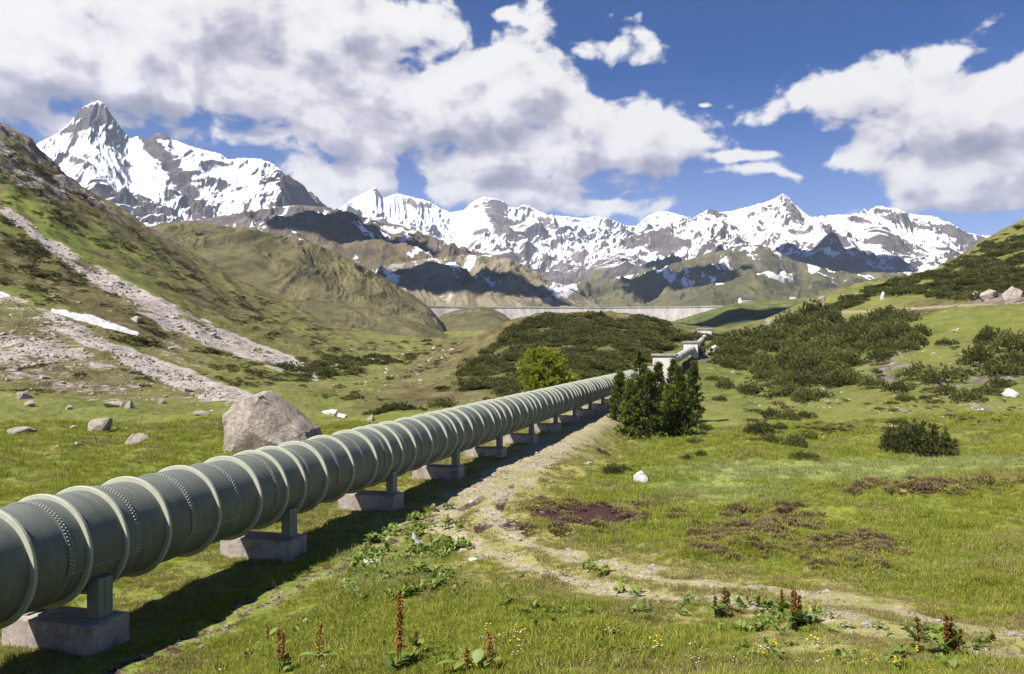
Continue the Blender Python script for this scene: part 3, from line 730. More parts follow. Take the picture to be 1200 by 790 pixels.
ridge('brown_hill_toe', [(330, 352), (370, 352), (400, 356), (430, 362), (460, 370), (490, 378), (515, 388), (540, 398), (560, 404)],
      470, 640, 800, -14, mat_hill, 80, 9, 67, rows=160, prof=.8, fade=30)
ridge('knoll_below_dam', [(505, 378), (520, 368), (540, 362), (560, 360), (575, 361), (590, 368), (603, 378)],
      860, 1050, 1200, -5, mat_hill, 90, 7, 71, rows=110, prof=.7, fade=20)
ridge('green_bank', [(760, 386), (790, 376), (810, 370), (830, 364), (850, 358), (868, 354), (880, 352), (910, 351), (945, 349), (980, 348), (1040, 346), (1100, 346)],
      720, 1150, 1500, -5, mat_green, 140, 14, 79, rows=160, prof=.9, fade=25)

# ------------------------------------------------------------------ dam
m, t, bs, pos, geo, out = material('dam_concrete')
st = t.noise(t.vec('MULTIPLY', pos, (1, 1, .06)), .16, 6, .7)
t.put(bs, 'Base Color', t.ramp(t.math('ADD', t.math('MULTIPLY', st, .7), t.math('MULTIPLY', t.noise(pos, .03, 5, .6), .3)), [(.32, (.16, .148, .145)), (.5, (.33, .305, .30)), (.68, (.47, .445, .44))]))
MAT_DAM = m
m, t, bs, pos, geo, out = material('pale_concrete')
t.put(bs, 'Base Color', t.ramp(t.noise(t.vec('MULTIPLY', pos, (1, 1, .35)), .9, 6, .7), [(.3, (.38, .35, .32)), (.5, (.58, .55, .52)), (.7, (.70, .67, .64))]))
MAT_PALE = m
dam = empty('dam', (0, 0, 0))
tag(dam, 'long pale concrete dam closing the valley below the snowy mountains', 'dam')
xs = np.linspace(470, 850, 60)
yy = 1330 - 40 * ((xs - 660) / 190) ** 2
mb = MB()
ztop = (HZ - 361.5) / F * 1330
for i in range(len(xs) - 1):
    pass
rowv = []
for x, y in zip(xs, yy):
    X = (x - CX) / F * y
    rowv += [(X, y - 26, 8), (X, y - 3, ztop), (X, y - 3.6, ztop), (X, y - 3.6, ztop + 1.3), (X, y + 3, ztop + 1.3), (X, y + 4, 8)]
fs = [(i * 6 + j, (i + 1) * 6 + j, (i + 1) * 6 + j + 1, i * 6 + j + 1) for i in range(len(xs) - 1) for j in range(5)]
mb.add(rowv, fs)
link('dam_face', mb.mesh('dam_face', MAT_DAM), dam)
mb = MB(); rv = []
for x, y in zip(xs, yy):
    X = (x - CX) / F * y
    rv += [(X, y - 3.9, ztop + .2), (X, y - 3.9, ztop + 2.3), (X, y - 3.2, ztop + 2.3), (X, y - 3.2, ztop + 1.31)]
mb.add(rv, [(i * 4 + j, (i + 1) * 4 + j, (i + 1) * 4 + j + 1, i * 4 + j + 1) for i in range(len(xs) - 1) for j in range(3)])
link('crest_parapet', mb.mesh('crest_parapet', MAT_DAM), dam)
# ------------------------------------------------------------------ air
hz = bpy.data.materials.new('air'); hz.use_nodes = True; t = NT(hz.node_tree); t.n.clear()
out = t.n.new('ShaderNodeOutputMaterial'); pv = t.n.new('ShaderNodeVolumePrincipled')
HAZE_D = 3.6e-5
t.put(pv, 'Color', (.62, .76, 1.0)); t.put(pv, 'Density', HAZE_D); t.put(pv, 'Anisotropy', .2)
t.l.new(pv.outputs[0], out.inputs['Volume'])
mb = MB(); _lo, _hi = float(min(GZ.min(), -120)) - 1, 1560.0
mb.box((0, 0, (_lo + _hi) / 2), (50000, 50000, _hi - _lo))
o = tag(link('haze', mb.mesh('haze', hz)), kind='stuff'); 
# ------------------------------------------------------------------ materials of the pipe
def paint(name, base, var, rough=.5, streak=True):
    m, t, bs, pos, geo, out = material(name)
    tc = t.n.new('ShaderNodeTexCoord').outputs['Object']
    n = t.noise(tc, 1.3, 6, .65); st = t.noise(t.vec('MULTIPLY', tc, (5, 1.1, 1.1)), 1.0, 6, .7)
    f = t.math('ADD', t.math('MULTIPLY', n, .5), t.math('MULTIPLY', st, .5))
    c = t.ramp(f, [(.32, tuple(v * (1 - var) for v in base)), (.5, base), (.68, tuple(min(1, v * (1 + var)) for v in base))])
    spots = t.rng(t.noise(tc, 2.1, 6, .8), .60, .72)
    c = t.mix(t.math('MULTIPLY', spots, .55), c, (.30, .285, .19))
    run = t.noise(t.vec('MULTIPLY', tc, (7, .55, .55)), 1.0, 5, .75)
    c = t.mix(t.rng(run, .55, .70, 0, .5), c, tuple(v * .5 for v in base))
    c = t.mix(t.rng(run, .44, .32, 0, .35), c, tuple(min(1, v * 1.6 + .03) for v in base))
    rust = t.math('MULTIPLY', t.rng(t.noise(t.vec('MULTIPLY', tc, (1.6, .8, .8)), 4.5, 6, .8), .60, .70), t.rng(t.noise(tc, .7, 3, .5), .45, .6))
    c = t.mix(t.math('MULTIPLY', rust, .85), c, (.19, .09, .04))
    t.put(bs, 'Base Color', c); t.put(bs, 'Roughness', t.math('ADD', rough - .08, t.math('MULTIPLY', n, .2)))
    t.put(bs, 'Specular IOR Level', .3)
    t.put(bs, 'Normal', t.bump(t.noise(tc, 2.2, 3, .5), .02, .5))
    return m
MAT_PIPE = paint('green_grey_paint', (.140, .156, .138), .22, .56)
MAT_RING = paint('pale_green_ring_paint', (.42, .435, .345), .14, .6)
MAT_RIVET_SUNLIT = paint('sunlit_rivet_tone', (.36, .38, .32), .15, .5)  # paler than the shell: sunlight on the rivet heads put into their colour
MAT_PIPE_SUNLIT = paint('sunlit_pipe_tone', (.42, .44, .385), .2, .6)  # upper runs lightened all round, painting in the sun on their tops
MAT_LEG = paint('grey_steel_leg', (.20, .225, .21), .2, .55)
m, t, bs, pos, geo, out = material('weathered_concrete')
n = t.noise(pos, 2.2, 7, .7)
bd = t.math('ABSOLUTE', t.math('SUBTRACT', t.math('FRACT', t.math('MULTIPLY', t.vec('DOT_PRODUCT', pos, (0, 0, 1)), 4.6)), .5))
c = t.ramp(n, [(.3, (.17, .14, .13)), (.5, (.33, .29, .27)), (.7, (.45, .41, .385))])
c = t.mix(t.rng(bd, .47, .5, 0, .35), c, (.12, .10, .09))
c = t.mix(t.rng(t.noise(t.vec('MULTIPLY', pos, (3, 3, .5)), 1.2, 5, .7), .55, .7, 0, .4), c, (.10, .085, .075))
t.put(bs, 'Base Color', c); t.put(bs, 'Normal', t.bump(t.noise(pos, 9, 6, .7), .03, .6))
MAT_CONC = m

# ------------------------------------------------------------------ the pressure pipe: local x runs along it
pipe = empty('pipeline', tuple(PIPE_0), math.atan2(PD[1], PD[0]))
tag(pipe, 'huge grey-green riveted steel pipeline with pale rings running up the valley', 'pipeline')
NSEG = 96
def lathe(profile, k=NSEG):
    """profile: (along, radius) pairs swept round the pipe's axis (local x)"""
    pr = np.array(profile, float); th = np.linspace(0, 2 * math.pi, k, endpoint=False)
    v = np.stack([np.repeat(pr[:, 0][:, None], k, 1), pr[:, 1][:, None] * np.cos(th), pr[:, 1][:, None] * np.sin(th)], -1).reshape(-1, 3)
    f = [(i * k + j, i * k + (j + 1) % k, (i + 1) * k + (j + 1) % k, (i + 1) * k + j) for i in range(len(pr) - 1) for j in range(k)]
    return v, f
LEN = T_END + 20
mb = MB(); xs = np.arange(-20, T_END + .01, PERIOD / 8)
v, f = lathe([(x, PIPE_R) for x in xs]); mb.add(v, f)
shell = link('pipe_shell', mb.mesh('pipe_shell', MAT_PIPE, True), pipe)
ring_prof = [(-.045, PIPE_R - .02), (-.045, RING_R - .012), (-.033, RING_R), (.033, RING_R), (.045, RING_R - .012), (.045, PIPE_R - .02)]
mb = MB()
v, f = lathe(ring_prof); mb.add(v, f)
bm_ring = mb.mesh('ring', MAT_RING, False)
for p in bm_ring.polygons: p.use_smooth = False
first = True
supports = [T0 + PERIOD * k for k in range(-2, 17)]
joints = []
for s in supports:
    for off in (-.0685, .0685, .25, .5, .75):
        tt = s + off * PERIOD
        if -6 < tt < T_END - 1: joints.append(tt)
for tt in joints:
    o = link('ring', bm_ring, pipe, (tt, 0, 0))
# riveted lap plates over every second joint
def lap_plate(tc, hw, rivets):
    mb = MB(); mr = MB(); a0, a1 = R(-198), R(18); k = 60
    rr = PIPE_R + .024
    th = np.linspace(a0, a1, k)
    # local y points left of the pipe's run, so the right-hand side is -y; angle measured from -y over the top
    prof = [(-hw, PIPE_R - .01), (-hw, rr), (hw, rr), (hw, PIPE_R - .01)]
    v = [(tc + x, -r * math.cos(-q), -r * math.sin(q)) for x, r in prof for q in th]
    f = [(i * k + j, (i + 1) * k + j, (i + 1) * k + j + 1, i * k + j + 1) for i in range(3) for j in range(k - 1)]
    for j in (0, k - 1):
        f.append((j, k + j, 2 * k + j, 3 * k + j))
    mb.add(v, f)
    # a welt strip round the seam below the plate
    if rivets:
        hv = [(0.0, 0.0, 1.0)]
        for ph in np.linspace(0, 2 * math.pi, 6, endpoint=False): hv.append((math.cos(ph) * .75, math.sin(ph) * .75, .7))
        for ph in np.linspace(0, 2 * math.pi, 6, endpoint=False): hv.append((math.cos(ph), math.sin(ph), -.1))
        hf = [(0, 1 + j, 1 + (j + 1) % 6) for j in range(6)] + [(1 + j, 7 + j, 7 + (j + 1) % 6, 1 + (j + 1) % 6) for j in range(6)]
        hv = np.array(hv)
        def rivet(x, q, sz=.023):
            nrm = np.array([0, -math.cos(q), -math.sin(q)]); a = np.array([1.0, 0, 0]); b = np.cross(nrm, a)
            p0 = np.array([x, 0, 0]) + nrm * (rr if a0 <= q <= a1 and abs(x - tc) <= hw else PIPE_R)
            mr.add(p0 + sz * (hv[:, :1] * a + hv[:, 1:2] * b + hv[:, 2:] * nrm), hf)
        n = int((a1 - a0) * rr / .078)
        for q in np.linspace(a0 + .03, a1 - .03, n):
            for e in (-1, 1):
                rivet(tc + e * (hw - .045), q); rivet(tc + e * (hw - .12), q + .035)
        for x in np.linspace(tc - hw + .2, tc + hw - .2, int((2 * hw - .4) / .085)):
            rivet(x, a1 - .035)
        for q in np.linspace(a1 + .05, R(150), 52):
            for e in (-1, 1): rivet(tc + e * (hw - .045), q, .016)
    n_plate = mb.n
    if rivets:
        for vv in mr.v: mb.v.append(vv)
        for k_, ff in mr.f.items(): mb.f.setdefault(k_, []).extend([[i + n_plate for i in q] for q in ff])
        mb.n += mr.n
    me = mb.mesh('lap_plate', MAT_PIPE, False); me.materials.append(MAT_RIVET_SUNLIT)
    for p_ in me.polygons: p_.material_index = int(min(p_.vertices) >= n_plate)
    link('lap_plate', me, pipe)
for s in supports:
    for c_ in (s, s + PERIOD / 2):
        if -2 < c_ < 95:
            lap_plate(c_, .135 * PERIOD, c_ < 62)
# steel legs, a pair at each support
mb = MB()
zt, zb_ = -.62, -1.50
mb.box((-.2, 0, (zt + zb_) / 2), (.03, .30, zt - zb_)); mb.box((.2, 0, (zt + zb_) / 2), (.03, .30, zt - zb_))
mb.box((0, 0, (zt + zb_) / 2), (.37, .05, zt - zb_)); mb.box((0, .13, (zt + zb_) / 2), (.365, .03, zt - zb_)); mb.box((0, -.13, (zt + zb_) / 2), (.365, .03, zt - zb_))
mb.box((0, -.15, (zt + zb_) / 2), (.04, .012, zt - zb_))
mb.box((0, 0, zb_ + .012), (.62, .50, .035))
leg_me = mb.mesh('support_leg', MAT_LEG)
for s in supports:
    if s > T_END - 4: continue
    for e in (-1, 1): link('support_leg', leg_me, pipe, (s, e * .93, 0))
# ------------------------------------------------------------------ the piers it stands on
ORD = ['nearest', 'second', 'third', 'fourth', 'fifth', 'sixth', 'seventh', 'eighth', 'ninth', 'tenth', 'eleventh', 'twelfth', 'thirteenth', 'fourteenth', 'fifteenth', 'sixteenth', 'seventeenth', 'eighteenth']
names = ['nearest concrete pier at the lower left, with stepped end under the pipe leg', 'second concrete pier from the lower left corner, bright sunlit end', 'third concrete pier along the pipe, left of the leafy weed bank']
def pier_mesh(seed):
    mb = MB(); h = 1.5
    mb.box((0, -.17, -h / 2), (1.12, 2.22, h), taper=.965); mb.box((-.012, -.93, -h / 2 - .004), (1.18, .64, h), taper=.965); mb.box((-.006, 1.02, -h / 2 - .05), (1.04, .30, h), taper=.96)
    me = mb.mesh('concrete_pier', MAT_CONC); bevel_mesh(me, .035, 2)
    return me
pier_me = pier_mesh(0)
k = 0
for s in supports:
    if s < 12 or s > T_END - 4: continue
    p = PIPE_0 + PD * s
    o = link('concrete_pier', pier_me, None, (p[0], p[1], PIPE_Z - 1.51), (0, 0, math.atan2(PD[1], PD[0])))
    lab = names[k] if k < 3 else ORD[k] + (' concrete pier under the pipeline counted from the lower left, shaded beside the gravel' if k < 9 else ' concrete pier under the pipeline counted from the lower left, small and distant')
    tag(o, lab, 'pier', 'concrete piers carrying the pipeline')
    k += 1

# ------------------------------------------------------------------ anchor blocks and the upper runs
def at(px, py, y): return np.array([(px - CX) / F * y, y, (HZ - py) / F * y])
A1 = PIPE_0 + PD * T_END
B0, B1 = at(770, 433, 152), at(811, 409.5, 193)
C0, C1 = at(814, 407.5, 197), at(828, 393, 243)
def run(a, b, rad, label, nr):
    a = np.array(a); b = np.array(b); L = np.linalg.norm(b - a)
    o = bpy.data.objects.new('pipeline', None); COL.objects.link(o)
    d = Vector(b - a).normalized(); o.location = a
    o.rotation_euler = d.to_track_quat('X', 'Z').to_euler()
    tag(o, label, 'pipeline')
    mb = MB(); th = np.linspace(0, 2 * math.pi, 48, endpoint=False)
    v = [(x, rad * math.cos(q), rad * math.sin(q)) for x in (0, L / 3, 2 * L / 3, L) for q in th]
    mb.add(v, [(i * 48 + j, i * 48 + (j + 1) % 48, (i + 1) * 48 + (j + 1) % 48, (i + 1) * 48 + j) for i in range(3) for j in range(48)])
    link('pipe_shell', mb.mesh('pipe_shell', MAT_PIPE_SUNLIT, True), o)
    for q in np.linspace(L * .12, L * .9, nr):
        link('ring', bm_ring, o, (q, 0, 0), None, (1, rad / PIPE_R, rad / PIPE_R))
run(B0, B1, .85, 'short sloping pipe run climbing from first anchor block to the second', 3)
run(C0, C1, .7, 'farthest thin pipe run climbing to the last anchor block', 2)
def block(c, d, rz, label, cap):
    o = empty('anchor_block', tuple(c), rz); tag(o, label, 'anchor block', 'concrete anchor blocks of the pipeline')
    mb = MB(); mb.box((0, 0, d[2] / 2 - 3), (d[0], d[1], d[2] + 6)); me = mb.mesh('block_body', MAT_PALE); bevel_mesh(me, .08, 1); link('block_body', me, o)
    mb = MB(); mb.box((0, 0, d[2] + cap / 2 + .003), (d[0] + .5, d[1] + .5, cap)); me = mb.mesh('cap_slab', MAT_CONC); bevel_mesh(me, .04, 1); link('cap_slab', me, o)
rz = -PIPE_TH
c = at(779, 417, 154); block((c[0], c[1], c[2] - 4.6), (3.9, 5, 4.6), rz, 'low concrete anchor block behind the conifers where the pipe bends', .35)
c = at(810, 402, 195); block((c[0], c[1], c[2] - 4.2), (3.2, 4.5, 4.2), rz, 'bright concrete anchor block above the conifers, halfway up', .4)
c = at(826, 386.5, 245); block((c[0], c[1], c[2] - 3.6), (4.0, 4, 3.6), rz, 'small topmost concrete anchor block far up the pipeline', .3)
# ------------------------------------------------------------------ rocks
def rock_material(name, lo, mid, hi, sc=1.0, lichen=.3):
    m, t, bs, pos, geo, out = material(name)
    tc = t.n.new('ShaderNodeTexCoord').outputs['Object']
    n = t.noise(tc, 1.1 * sc, 8, .7); n2 = t.noise(tc, 6 * sc, 5, .7)
    c = t.ramp(t.math('ADD', t.math('MULTIPLY', n, .65), t.math('MULTIPLY', n2, .35)), [(.34, lo), (.5, mid), (.64, hi)])
    v = t.voro(t.vec('ADD', tc, t.vec('MULTIPLY', t.noise(tc, 1.5 * sc, 3, .6, col=True), (.7, .7, .7))), .8 * sc, 'DISTANCE_TO_EDGE')
    c = t.mix(t.rng(v, .03, .0, 0, .22), c, tuple(.4 * q for q in lo))
    c = t.mix(t.rng(t.noise(tc, .9 * sc, 7, .8), .52, .62, 0, .5), c, tuple(.55 * q for q in mid))
    c = t.mix(t.rng(t.noise(tc, 2.4 * sc, 6, .75), .58, .68, 0, lichen), c, (.50, .48, .43))
    t.put(bs, 'Base Color', c)
    t.put(bs, 'Normal', t.bump(n2, .08 / sc, .8, t.bump(n, .5 / sc, .7, t.bump(t.rng(v, 0, .12), .1 / sc, .2))))
    return m
MAT_ROCK = rock_material('grey_brown_rock', (.17, .145, .125), (.33, .29, .255), (.50, .455, .41), 1.0)
MAT_BOULDER = rock_material('boulder_granite', (.15, .12, .10), (.36, .305, .26), (.54, .48, .43), .8, .5)
MAT_PALE_ROCK = rock_material('pale_rock', (.30, .29, .28), (.55, .54, .52), (.75, .74, .72), 2.0)

def rock_mesh(name, pts, mat, rough=.06, sub=3, seed=0, bev=.06):
    bm = bmesh.new()
    for p in pts: bm.verts.new(p)
    r = bmesh.ops.convex_hull(bm, input=bm.verts[:])
    bmesh.ops.delete(bm, geom=list({g for g in r['geom_interior'] + r['geom_unused'] if isinstance(g, bmesh.types.BMVert)}), context='VERTS')
    bmesh.ops.dissolve_limit(bm, angle_limit=R(6), verts=bm.verts[:], edges=bm.edges[:])
    size = max(v.co.length for v in bm.verts)
    bmesh.ops.bevel(bm, geom=bm.edges[:], offset=bev * size, segments=2, affect='EDGES', profile=.6, clamp_overlap=True)
    bmesh.ops.triangulate(bm, faces=bm.faces[:])
    bmesh.ops.subdivide_edges(bm, edges=bm.edges[:], cuts=sub, use_grid_fill=True)
    bmesh.ops.triangulate(bm, faces=bm.faces[:])
    bm.normal_update()
    off = Vector((seed * 3.1, seed * 1.7, -seed))
    for v in bm.verts:
        q = v.co / size
        d = mnoise.fractal(q * 2.2 + off, .9, 2.1, 4) * rough + (mnoise.ridged_multi_fractal(q * 3 + off, 1, 2, 3, 1, 2) - 1.2) * rough * .35
        v.co += v.normal * d * size
    me = bpy.data.meshes.new(name); bm.to_mesh(me); bm.free(); me.materials.append(mat)
    for p in me.polygons: p.use_smooth = True
    return me
def random_rock(name, mat, seed, sx, sy, sz, sub=2):
    rg = np.random.default_rng(seed); p = rg.normal(size=(16, 3)); p /= np.linalg.norm(p, axis=1, keepdims=True); p *= rg.uniform(.75, 1.1, (16, 1))
    return rock_mesh(name, [Vector((a[0] * sx, a[1] * sy, a[2] * sz)) for a in p], mat, .07, sub, seed)

bx = hit1(313, 528); sc_ = bx[1] / F
sil = [(-54, 46), (-52, 18), (-46, -6), (-8, -8), (30, -6), (55, 12), (50, 24), (34, 34), (10, 56), (-8, 69), (-24, 66), (-40, 61)]
pts = []
for (a, b) in sil:
    pts += [Vector((a * sc_ * .93, -1.6 + .6 * (b < 10) * -1, b * sc_ * .97)), Vector((a * sc_ * .98, 2.0, b * sc_))]
pts += [Vector((-18 * sc_, -2.7, 30 * sc_)), Vector((18 * sc_, -2.5, 10 * sc_)), Vector((-34 * sc_, -2.3, 2 * sc_))]
o = link('boulder', rock_mesh('boulder', pts, MAT_BOULDER, .04, 6, 3, .018), None, (bx[0], bx[1] + 1.2, bx[2] - .1))
tag(o, 'huge grey-brown granite boulder standing behind the pipeline', 'boulder')

ROCKS = [  # column, row of the foot, width, height in pixels, pale?, label
    (113, 506, 34, 18, 0, 'grey angular rock lying in the grass, left of the huge boulder'),
    (20, 510, 30, 9, 0, 'flat low grey rock at the left edge of the meadow'),
    (24, 468, 17, 11, 0, 'upright grey rock at the foot of the scree, left edge'),
    (30, 476, 20, 6, 0, 'flat pale slab just below the upright rock at the left edge'),
    (129, 478, 26, 8, 0, 'long low rock beside a smaller one below the scree'),
    (152, 479, 13, 9, 0, 'small rounded rock right of the long low rock below the scree'),
    (158, 521, 30, 11, 0, 'low grey rock in the meadow nearest to the pipe, left of the huge boulder'),
    (86, 523, 22, 5, 0, 'thin flat stone in the brown meadow patch on the left'),
    (234, 487, 22, 5, 0, 'flat stone slab halfway between the scree toe and the huge boulder'),
    (188, 474, 12, 7, 0, 'small grey rock at the lower toe of the scree'),
    (80, 480, 9, 5, 0, 'little stone in the meadow below the scree on the left'),
    (85, 503, 14, 4, 0, 'flat little stone between two larger meadow rocks'),
    (388, 487, 26, 7, 1, 'white flat slab behind the pipe, right of the huge boulder'),
    (400, 490, 14, 6, 1, 'small white stone leaning beside the white slab'),
    (434, 494, 10, 7, 0, 'small grey stone near the scrub, behind the pipe'),
    (753, 566, 17, 13, 1, 'bright white stone standing alone in the meadow'),
    (488, 641, 15, 17, 1, 'pale stone standing among weeds on the bank'),
    (437, 664, 34, 7, 1, 'low pale stone slab among the weeds beside the gravel'),
    (1189, 466, 18, 10, 1, 'white angular stone at the right edge of the slope'),
    (1165, 350, 24, 11, 0, 'broad pale rock of the outcrop on the right hillside'),
    (1190, 350, 22, 13, 0, 'tall rock of the outcrop at the right edge'),
    (1146, 350, 13, 8, 0, 'small left rock of the outcrop on the right hillside'),
    (1036, 350, 7, 9, 1, 'little white rock upright on the hillside above the road'),
    (964, 355, 9, 8, 0, 'small rock on the hillside bend above the road cut'),
    (829, 416, 12, 9, 0, 'tumbled rock beside the bright anchor block'),
    (839, 412, 9, 8, 1, 'pale rock right of the bright anchor block'),
    (878, 400, 14, 7, 1, 'pale rock slab in the dwarf pines right of the pipeline'),
    (648, 546, 14, 5, 0, 'low stone at the fork of the gravel strip and the track'),
    (690, 545, 10, 4, 1, 'pale flat stone in the short grass by the conifers'),
    (553, 658, 12, 4, 1, 'small pale stone on the inner edge of the track bend'),
]
for i, (px, py, wp, hp, pale, lab) in enumerate(ROCKS):
    p = hit1(px, py)
    if np.isnan(p[0]): continue
    s = p[1] / F
    wp *= 1.15; hp *= 1.2
    me = random_rock('rock', MAT_PALE_ROCK if pale else MAT_ROCK, 100 + i, wp * s * .5, wp * s * .42, hp * s * .8, 2)
    o = link('rock', me, None, (p[0], p[1] + wp * s * .3, p[2] + hp * s * .18), (0, 0, RNG.uniform(-.4, .4)))
    tag(o, lab, 'rock', 'loose rocks in the meadow and on the slopes')

# ------------------------------------------------------------------ scattering as stuff
def scatter(name, protos, pos, rot, scl, idx, mats=None):
    me = bpy.data.meshes.new(name)
    n = len(pos); me.vertices.add(n); me.vertices.foreach_set('co', np.asarray(pos, np.float32).ravel())
    for k, a in (('rot', rot), ('scl', scl)):
        at_ = me.attributes.new(k, 'FLOAT_VECTOR', 'POINT'); at_.data.foreach_set('vector', np.asarray(a, np.float32).ravel())
    at_ = me.attributes.new('idx', 'INT', 'POINT'); at_.data.foreach_set('value', np.asarray(idx, np.int32))
    coll = bpy.data.collections.new(name + '_kinds')
    for q in protos:
        coll.objects.link(q)
    ng = bpy.data.node_groups.new(name + '_scatter', 'GeometryNodeTree')
    ng.interface.new_socket('Geometry', in_out='INPUT', socket_type='NodeSocketGeometry')
    ng.interface.new_socket('Geometry', in_out='OUTPUT', socket_type='NodeSocketGeometry')
    N, L = ng.nodes, ng.links
    gi_ = N.new('NodeGroupInput'); go_ = N.new('NodeGroupOutput')
    ci = N.new('GeometryNodeCollectionInfo'); ci.inputs['Collection'].default_value = coll
    ci.inputs['Separate Children'].default_value = True; ci.inputs['Reset Children'].default_value = True
    ip = N.new('GeometryNodeInstanceOnPoints')
    L.new(gi_.outputs[0], ip.inputs['Points']); L.new(ci.outputs[0], ip.inputs['Instance'])
    ip.inputs['Pick Instance'].default_value = True
    def na(nm, ty):
        q = N.new('GeometryNodeInputNamedAttribute'); q.data_type = ty; q.inputs['Name'].default_value = nm
        return [s for s in q.outputs if s.enabled and s.name == 'Attribute'][0]
    L.new(na('idx', 'INT'), ip.inputs['Instance Index'])
    L.new(na('rot', 'FLOAT_VECTOR'), ip.inputs['Rotation']); L.new(na('scl', 'FLOAT_VECTOR'), ip.inputs['Scale'])
    L.new(ip.outputs[0], go_.inputs[0])
    o = link(name, me); md = o.modifiers.new('scatter', 'NODES'); md.node_group = ng
    return tag(o, kind='stuff')
def proto(me):
    return bpy.data.objects.new(me.name, me)
def yaw(n, tilt=.15):
    return np.stack([RNG.normal(0, tilt, n), RNG.normal(0, tilt, n), RNG.uniform(0, 6.283, n)], 1)
def in_poly(px, py, poly):
    inside = np.zeros(len(px), bool); j = len(poly) - 1
    for i in range(len(poly)):
        xi, yi = poly[i]; xj, yj = poly[j]
        c = ((yi > py) != (yj > py)) & (px < (xj - xi) * (py - yi) / (yj - yi + 1e-9) + xi)
        inside ^= c; j = i
    return inside
def in_view_points(poly, n, **k):
    """n places spread evenly over what one sees of a stretch of ground"""
    q = np.array(poly); out = []
    while len(out) < n:
        px = RNG.uniform(q[:, 0].min(), q[:, 0].max(), n * 2); py = RNG.uniform(q[:, 1].min(), q[:, 1].max(), n * 2)
        m = in_poly(px, py, poly); out += list(zip(px[m], py[m]))
    out = np.array(out[:n]); p = hit(out[:, 0], out[:, 1], **k)
    return p[~np.isnan(p[:, 0])]

# stones of the scree and the slopes
MAT_SCREE = rock_material('scree_rock', (.20, .17, .15), (.38, .335, .30), (.54, .50, .465), .7)
stones = [proto(random_rock('stone', MAT_SCREE, 300 + i, 1, .8, .62, 0)) for i in range(6)]
ps = np.concatenate([in_view_points([(-20, 225), (60, 280), (200, 365), (375, 435), (375, 446), (200, 385), (0, 270), (-20, 250)], 1500, ymin=80, ymax=700),
    in_view_points([(-20, 340), (60, 370), (150, 410), (250, 452), (295, 466), (200, 472), (60, 460), (-20, 455)], 3600, ymin=80, ymax=500),
    in_view_points([(0, 280), (200, 360), (360, 430), (300, 470), (0, 462)], 900, ymin=80, ymax=600)])
keep = (gsample(m_scree, ps[:, 0], ps[:, 1]) > RNG.uniform(.05, .8, len(ps))) | (RNG.uniform(size=len(ps)) < .12)
ps = ps[keep]
n = len(ps); s = RNG.lognormal(math.log(.15), .75, n).clip(.06, 1.5) * np.clip(ps[:, 1] / 170, .7, 1.8)
scatter('scree_stones', stones, ps, yaw(n, .3), np.stack([s, s, s * RNG.uniform(.6, 1.1, n)], 1), RNG.integers(0, 6, n))
pale = [proto(random_rock('pale_stone', MAT_PALE_ROCK, 400 + i, 1, .8, .6, 0)) for i in range(3)]
ps = np.concatenate([in_view_points([(830, 400), (1200, 380), (1200, 500), (900, 500)], 420, ymin=60, ymax=400),
    in_view_points([(0, 470), (260, 470), (260, 560), (0, 560)], 90, ymin=30, ymax=200), in_view_points([(540, 560), (760, 520), (800, 600), (600, 660)], 130, ymin=12, ymax=90),
    in_view_points([(400, 690), (560, 600), (620, 650), (420, 720)], 60, ymin=10, ymax=60), in_view_points([(400, 410), (560, 400), (460, 470), (380, 460)], 120, ymin=90, ymax=500)])
n = len(ps); s = RNG.lognormal(math.log(.0012), .5, n) * ps[:, 1]
scatter('small_stones', pale + stones[:2], ps, yaw(n, .3), np.stack([s, s, s * .8], 1), RNG.integers(0, 5, n))
# gravel on the track
gp = np.stack([RNG.uniform(-60, 1260, 60000), np.exp(RNG.uniform(math.log(9), math.log(60), 60000))], 1)
gp = np.stack([(gp[:, 0] - CX) / F * gp[:, 1], gp[:, 1]], 1)
mk = gsample(np.clip(m_gravel + .8 * m_side, 0, 1), gp[:, 0], gp[:, 1]) * (gsample(fbm(GX / .8, GY / .8, 2, 91), gp[:, 0], gp[:, 1]) > -.15) > RNG.uniform(.3, 1, len(gp))
gp = gp[mk][:9000]; n = len(gp)
s = RNG.lognormal(math.log(.028), .5, n) * (.6 + gp[:, 1] / 40)
scatter('gravel', pale[:2] + stones[:3], np.column_stack([gp, gz(gp[:, 0], gp[:, 1])]), yaw(n, .4), np.stack([s, s, s * .7], 1), RNG.integers(0, 5, n))

# ------------------------------------------------------------------ foliage
def leaf_material(name, c0, c1, c2, trans=.25, rough=.6, spec=.25, per_obj=.5):
    m = bpy.data.materials.new(name); m.use_nodes = True; t = NT(m.node_tree); t.n.clear()
    out = t.n.new('ShaderNodeOutputMaterial'); bs = t.n.new('ShaderNodeBsdfPrincipled'); tr = t.n.new('ShaderNodeBsdfTranslucent'); mx = t.n.new('ShaderNodeMixShader')
    oi = t.n.new('ShaderNodeObjectInfo').outputs['Random']; tint = t.attr('tint')
    f = t.math('ADD', t.math('MULTIPLY', tint, 1 - per_obj), t.math('MULTIPLY', oi, per_obj))
    c = t.ramp(f, [(.1, c0), (.5, c1), (.9, c2)])
    t.put(bs, 'Base Color', c); t.put(bs, 'Roughness', rough); t.put(bs, 'Specular IOR Level', spec); t.put(tr, 'Color', c)
    t.put(mx, 0, trans); t.l.new(bs.outputs[0], mx.inputs[1]); t.l.new(tr.outputs[0], mx.inputs[2]); t.l.new(mx.outputs[0], out.inputs[0])
    return m
MAT_GRASS = leaf_material('grass_blades', (.185, .24, .028), (.30, .335, .045), (.41, .395, .09), .45, .55, .3, .65)
MAT_PINE = leaf_material('pine_needles', (.055, .075, .018), (.100, .125, .026), (.17, .19, .04), .3, .6, .25, .3)
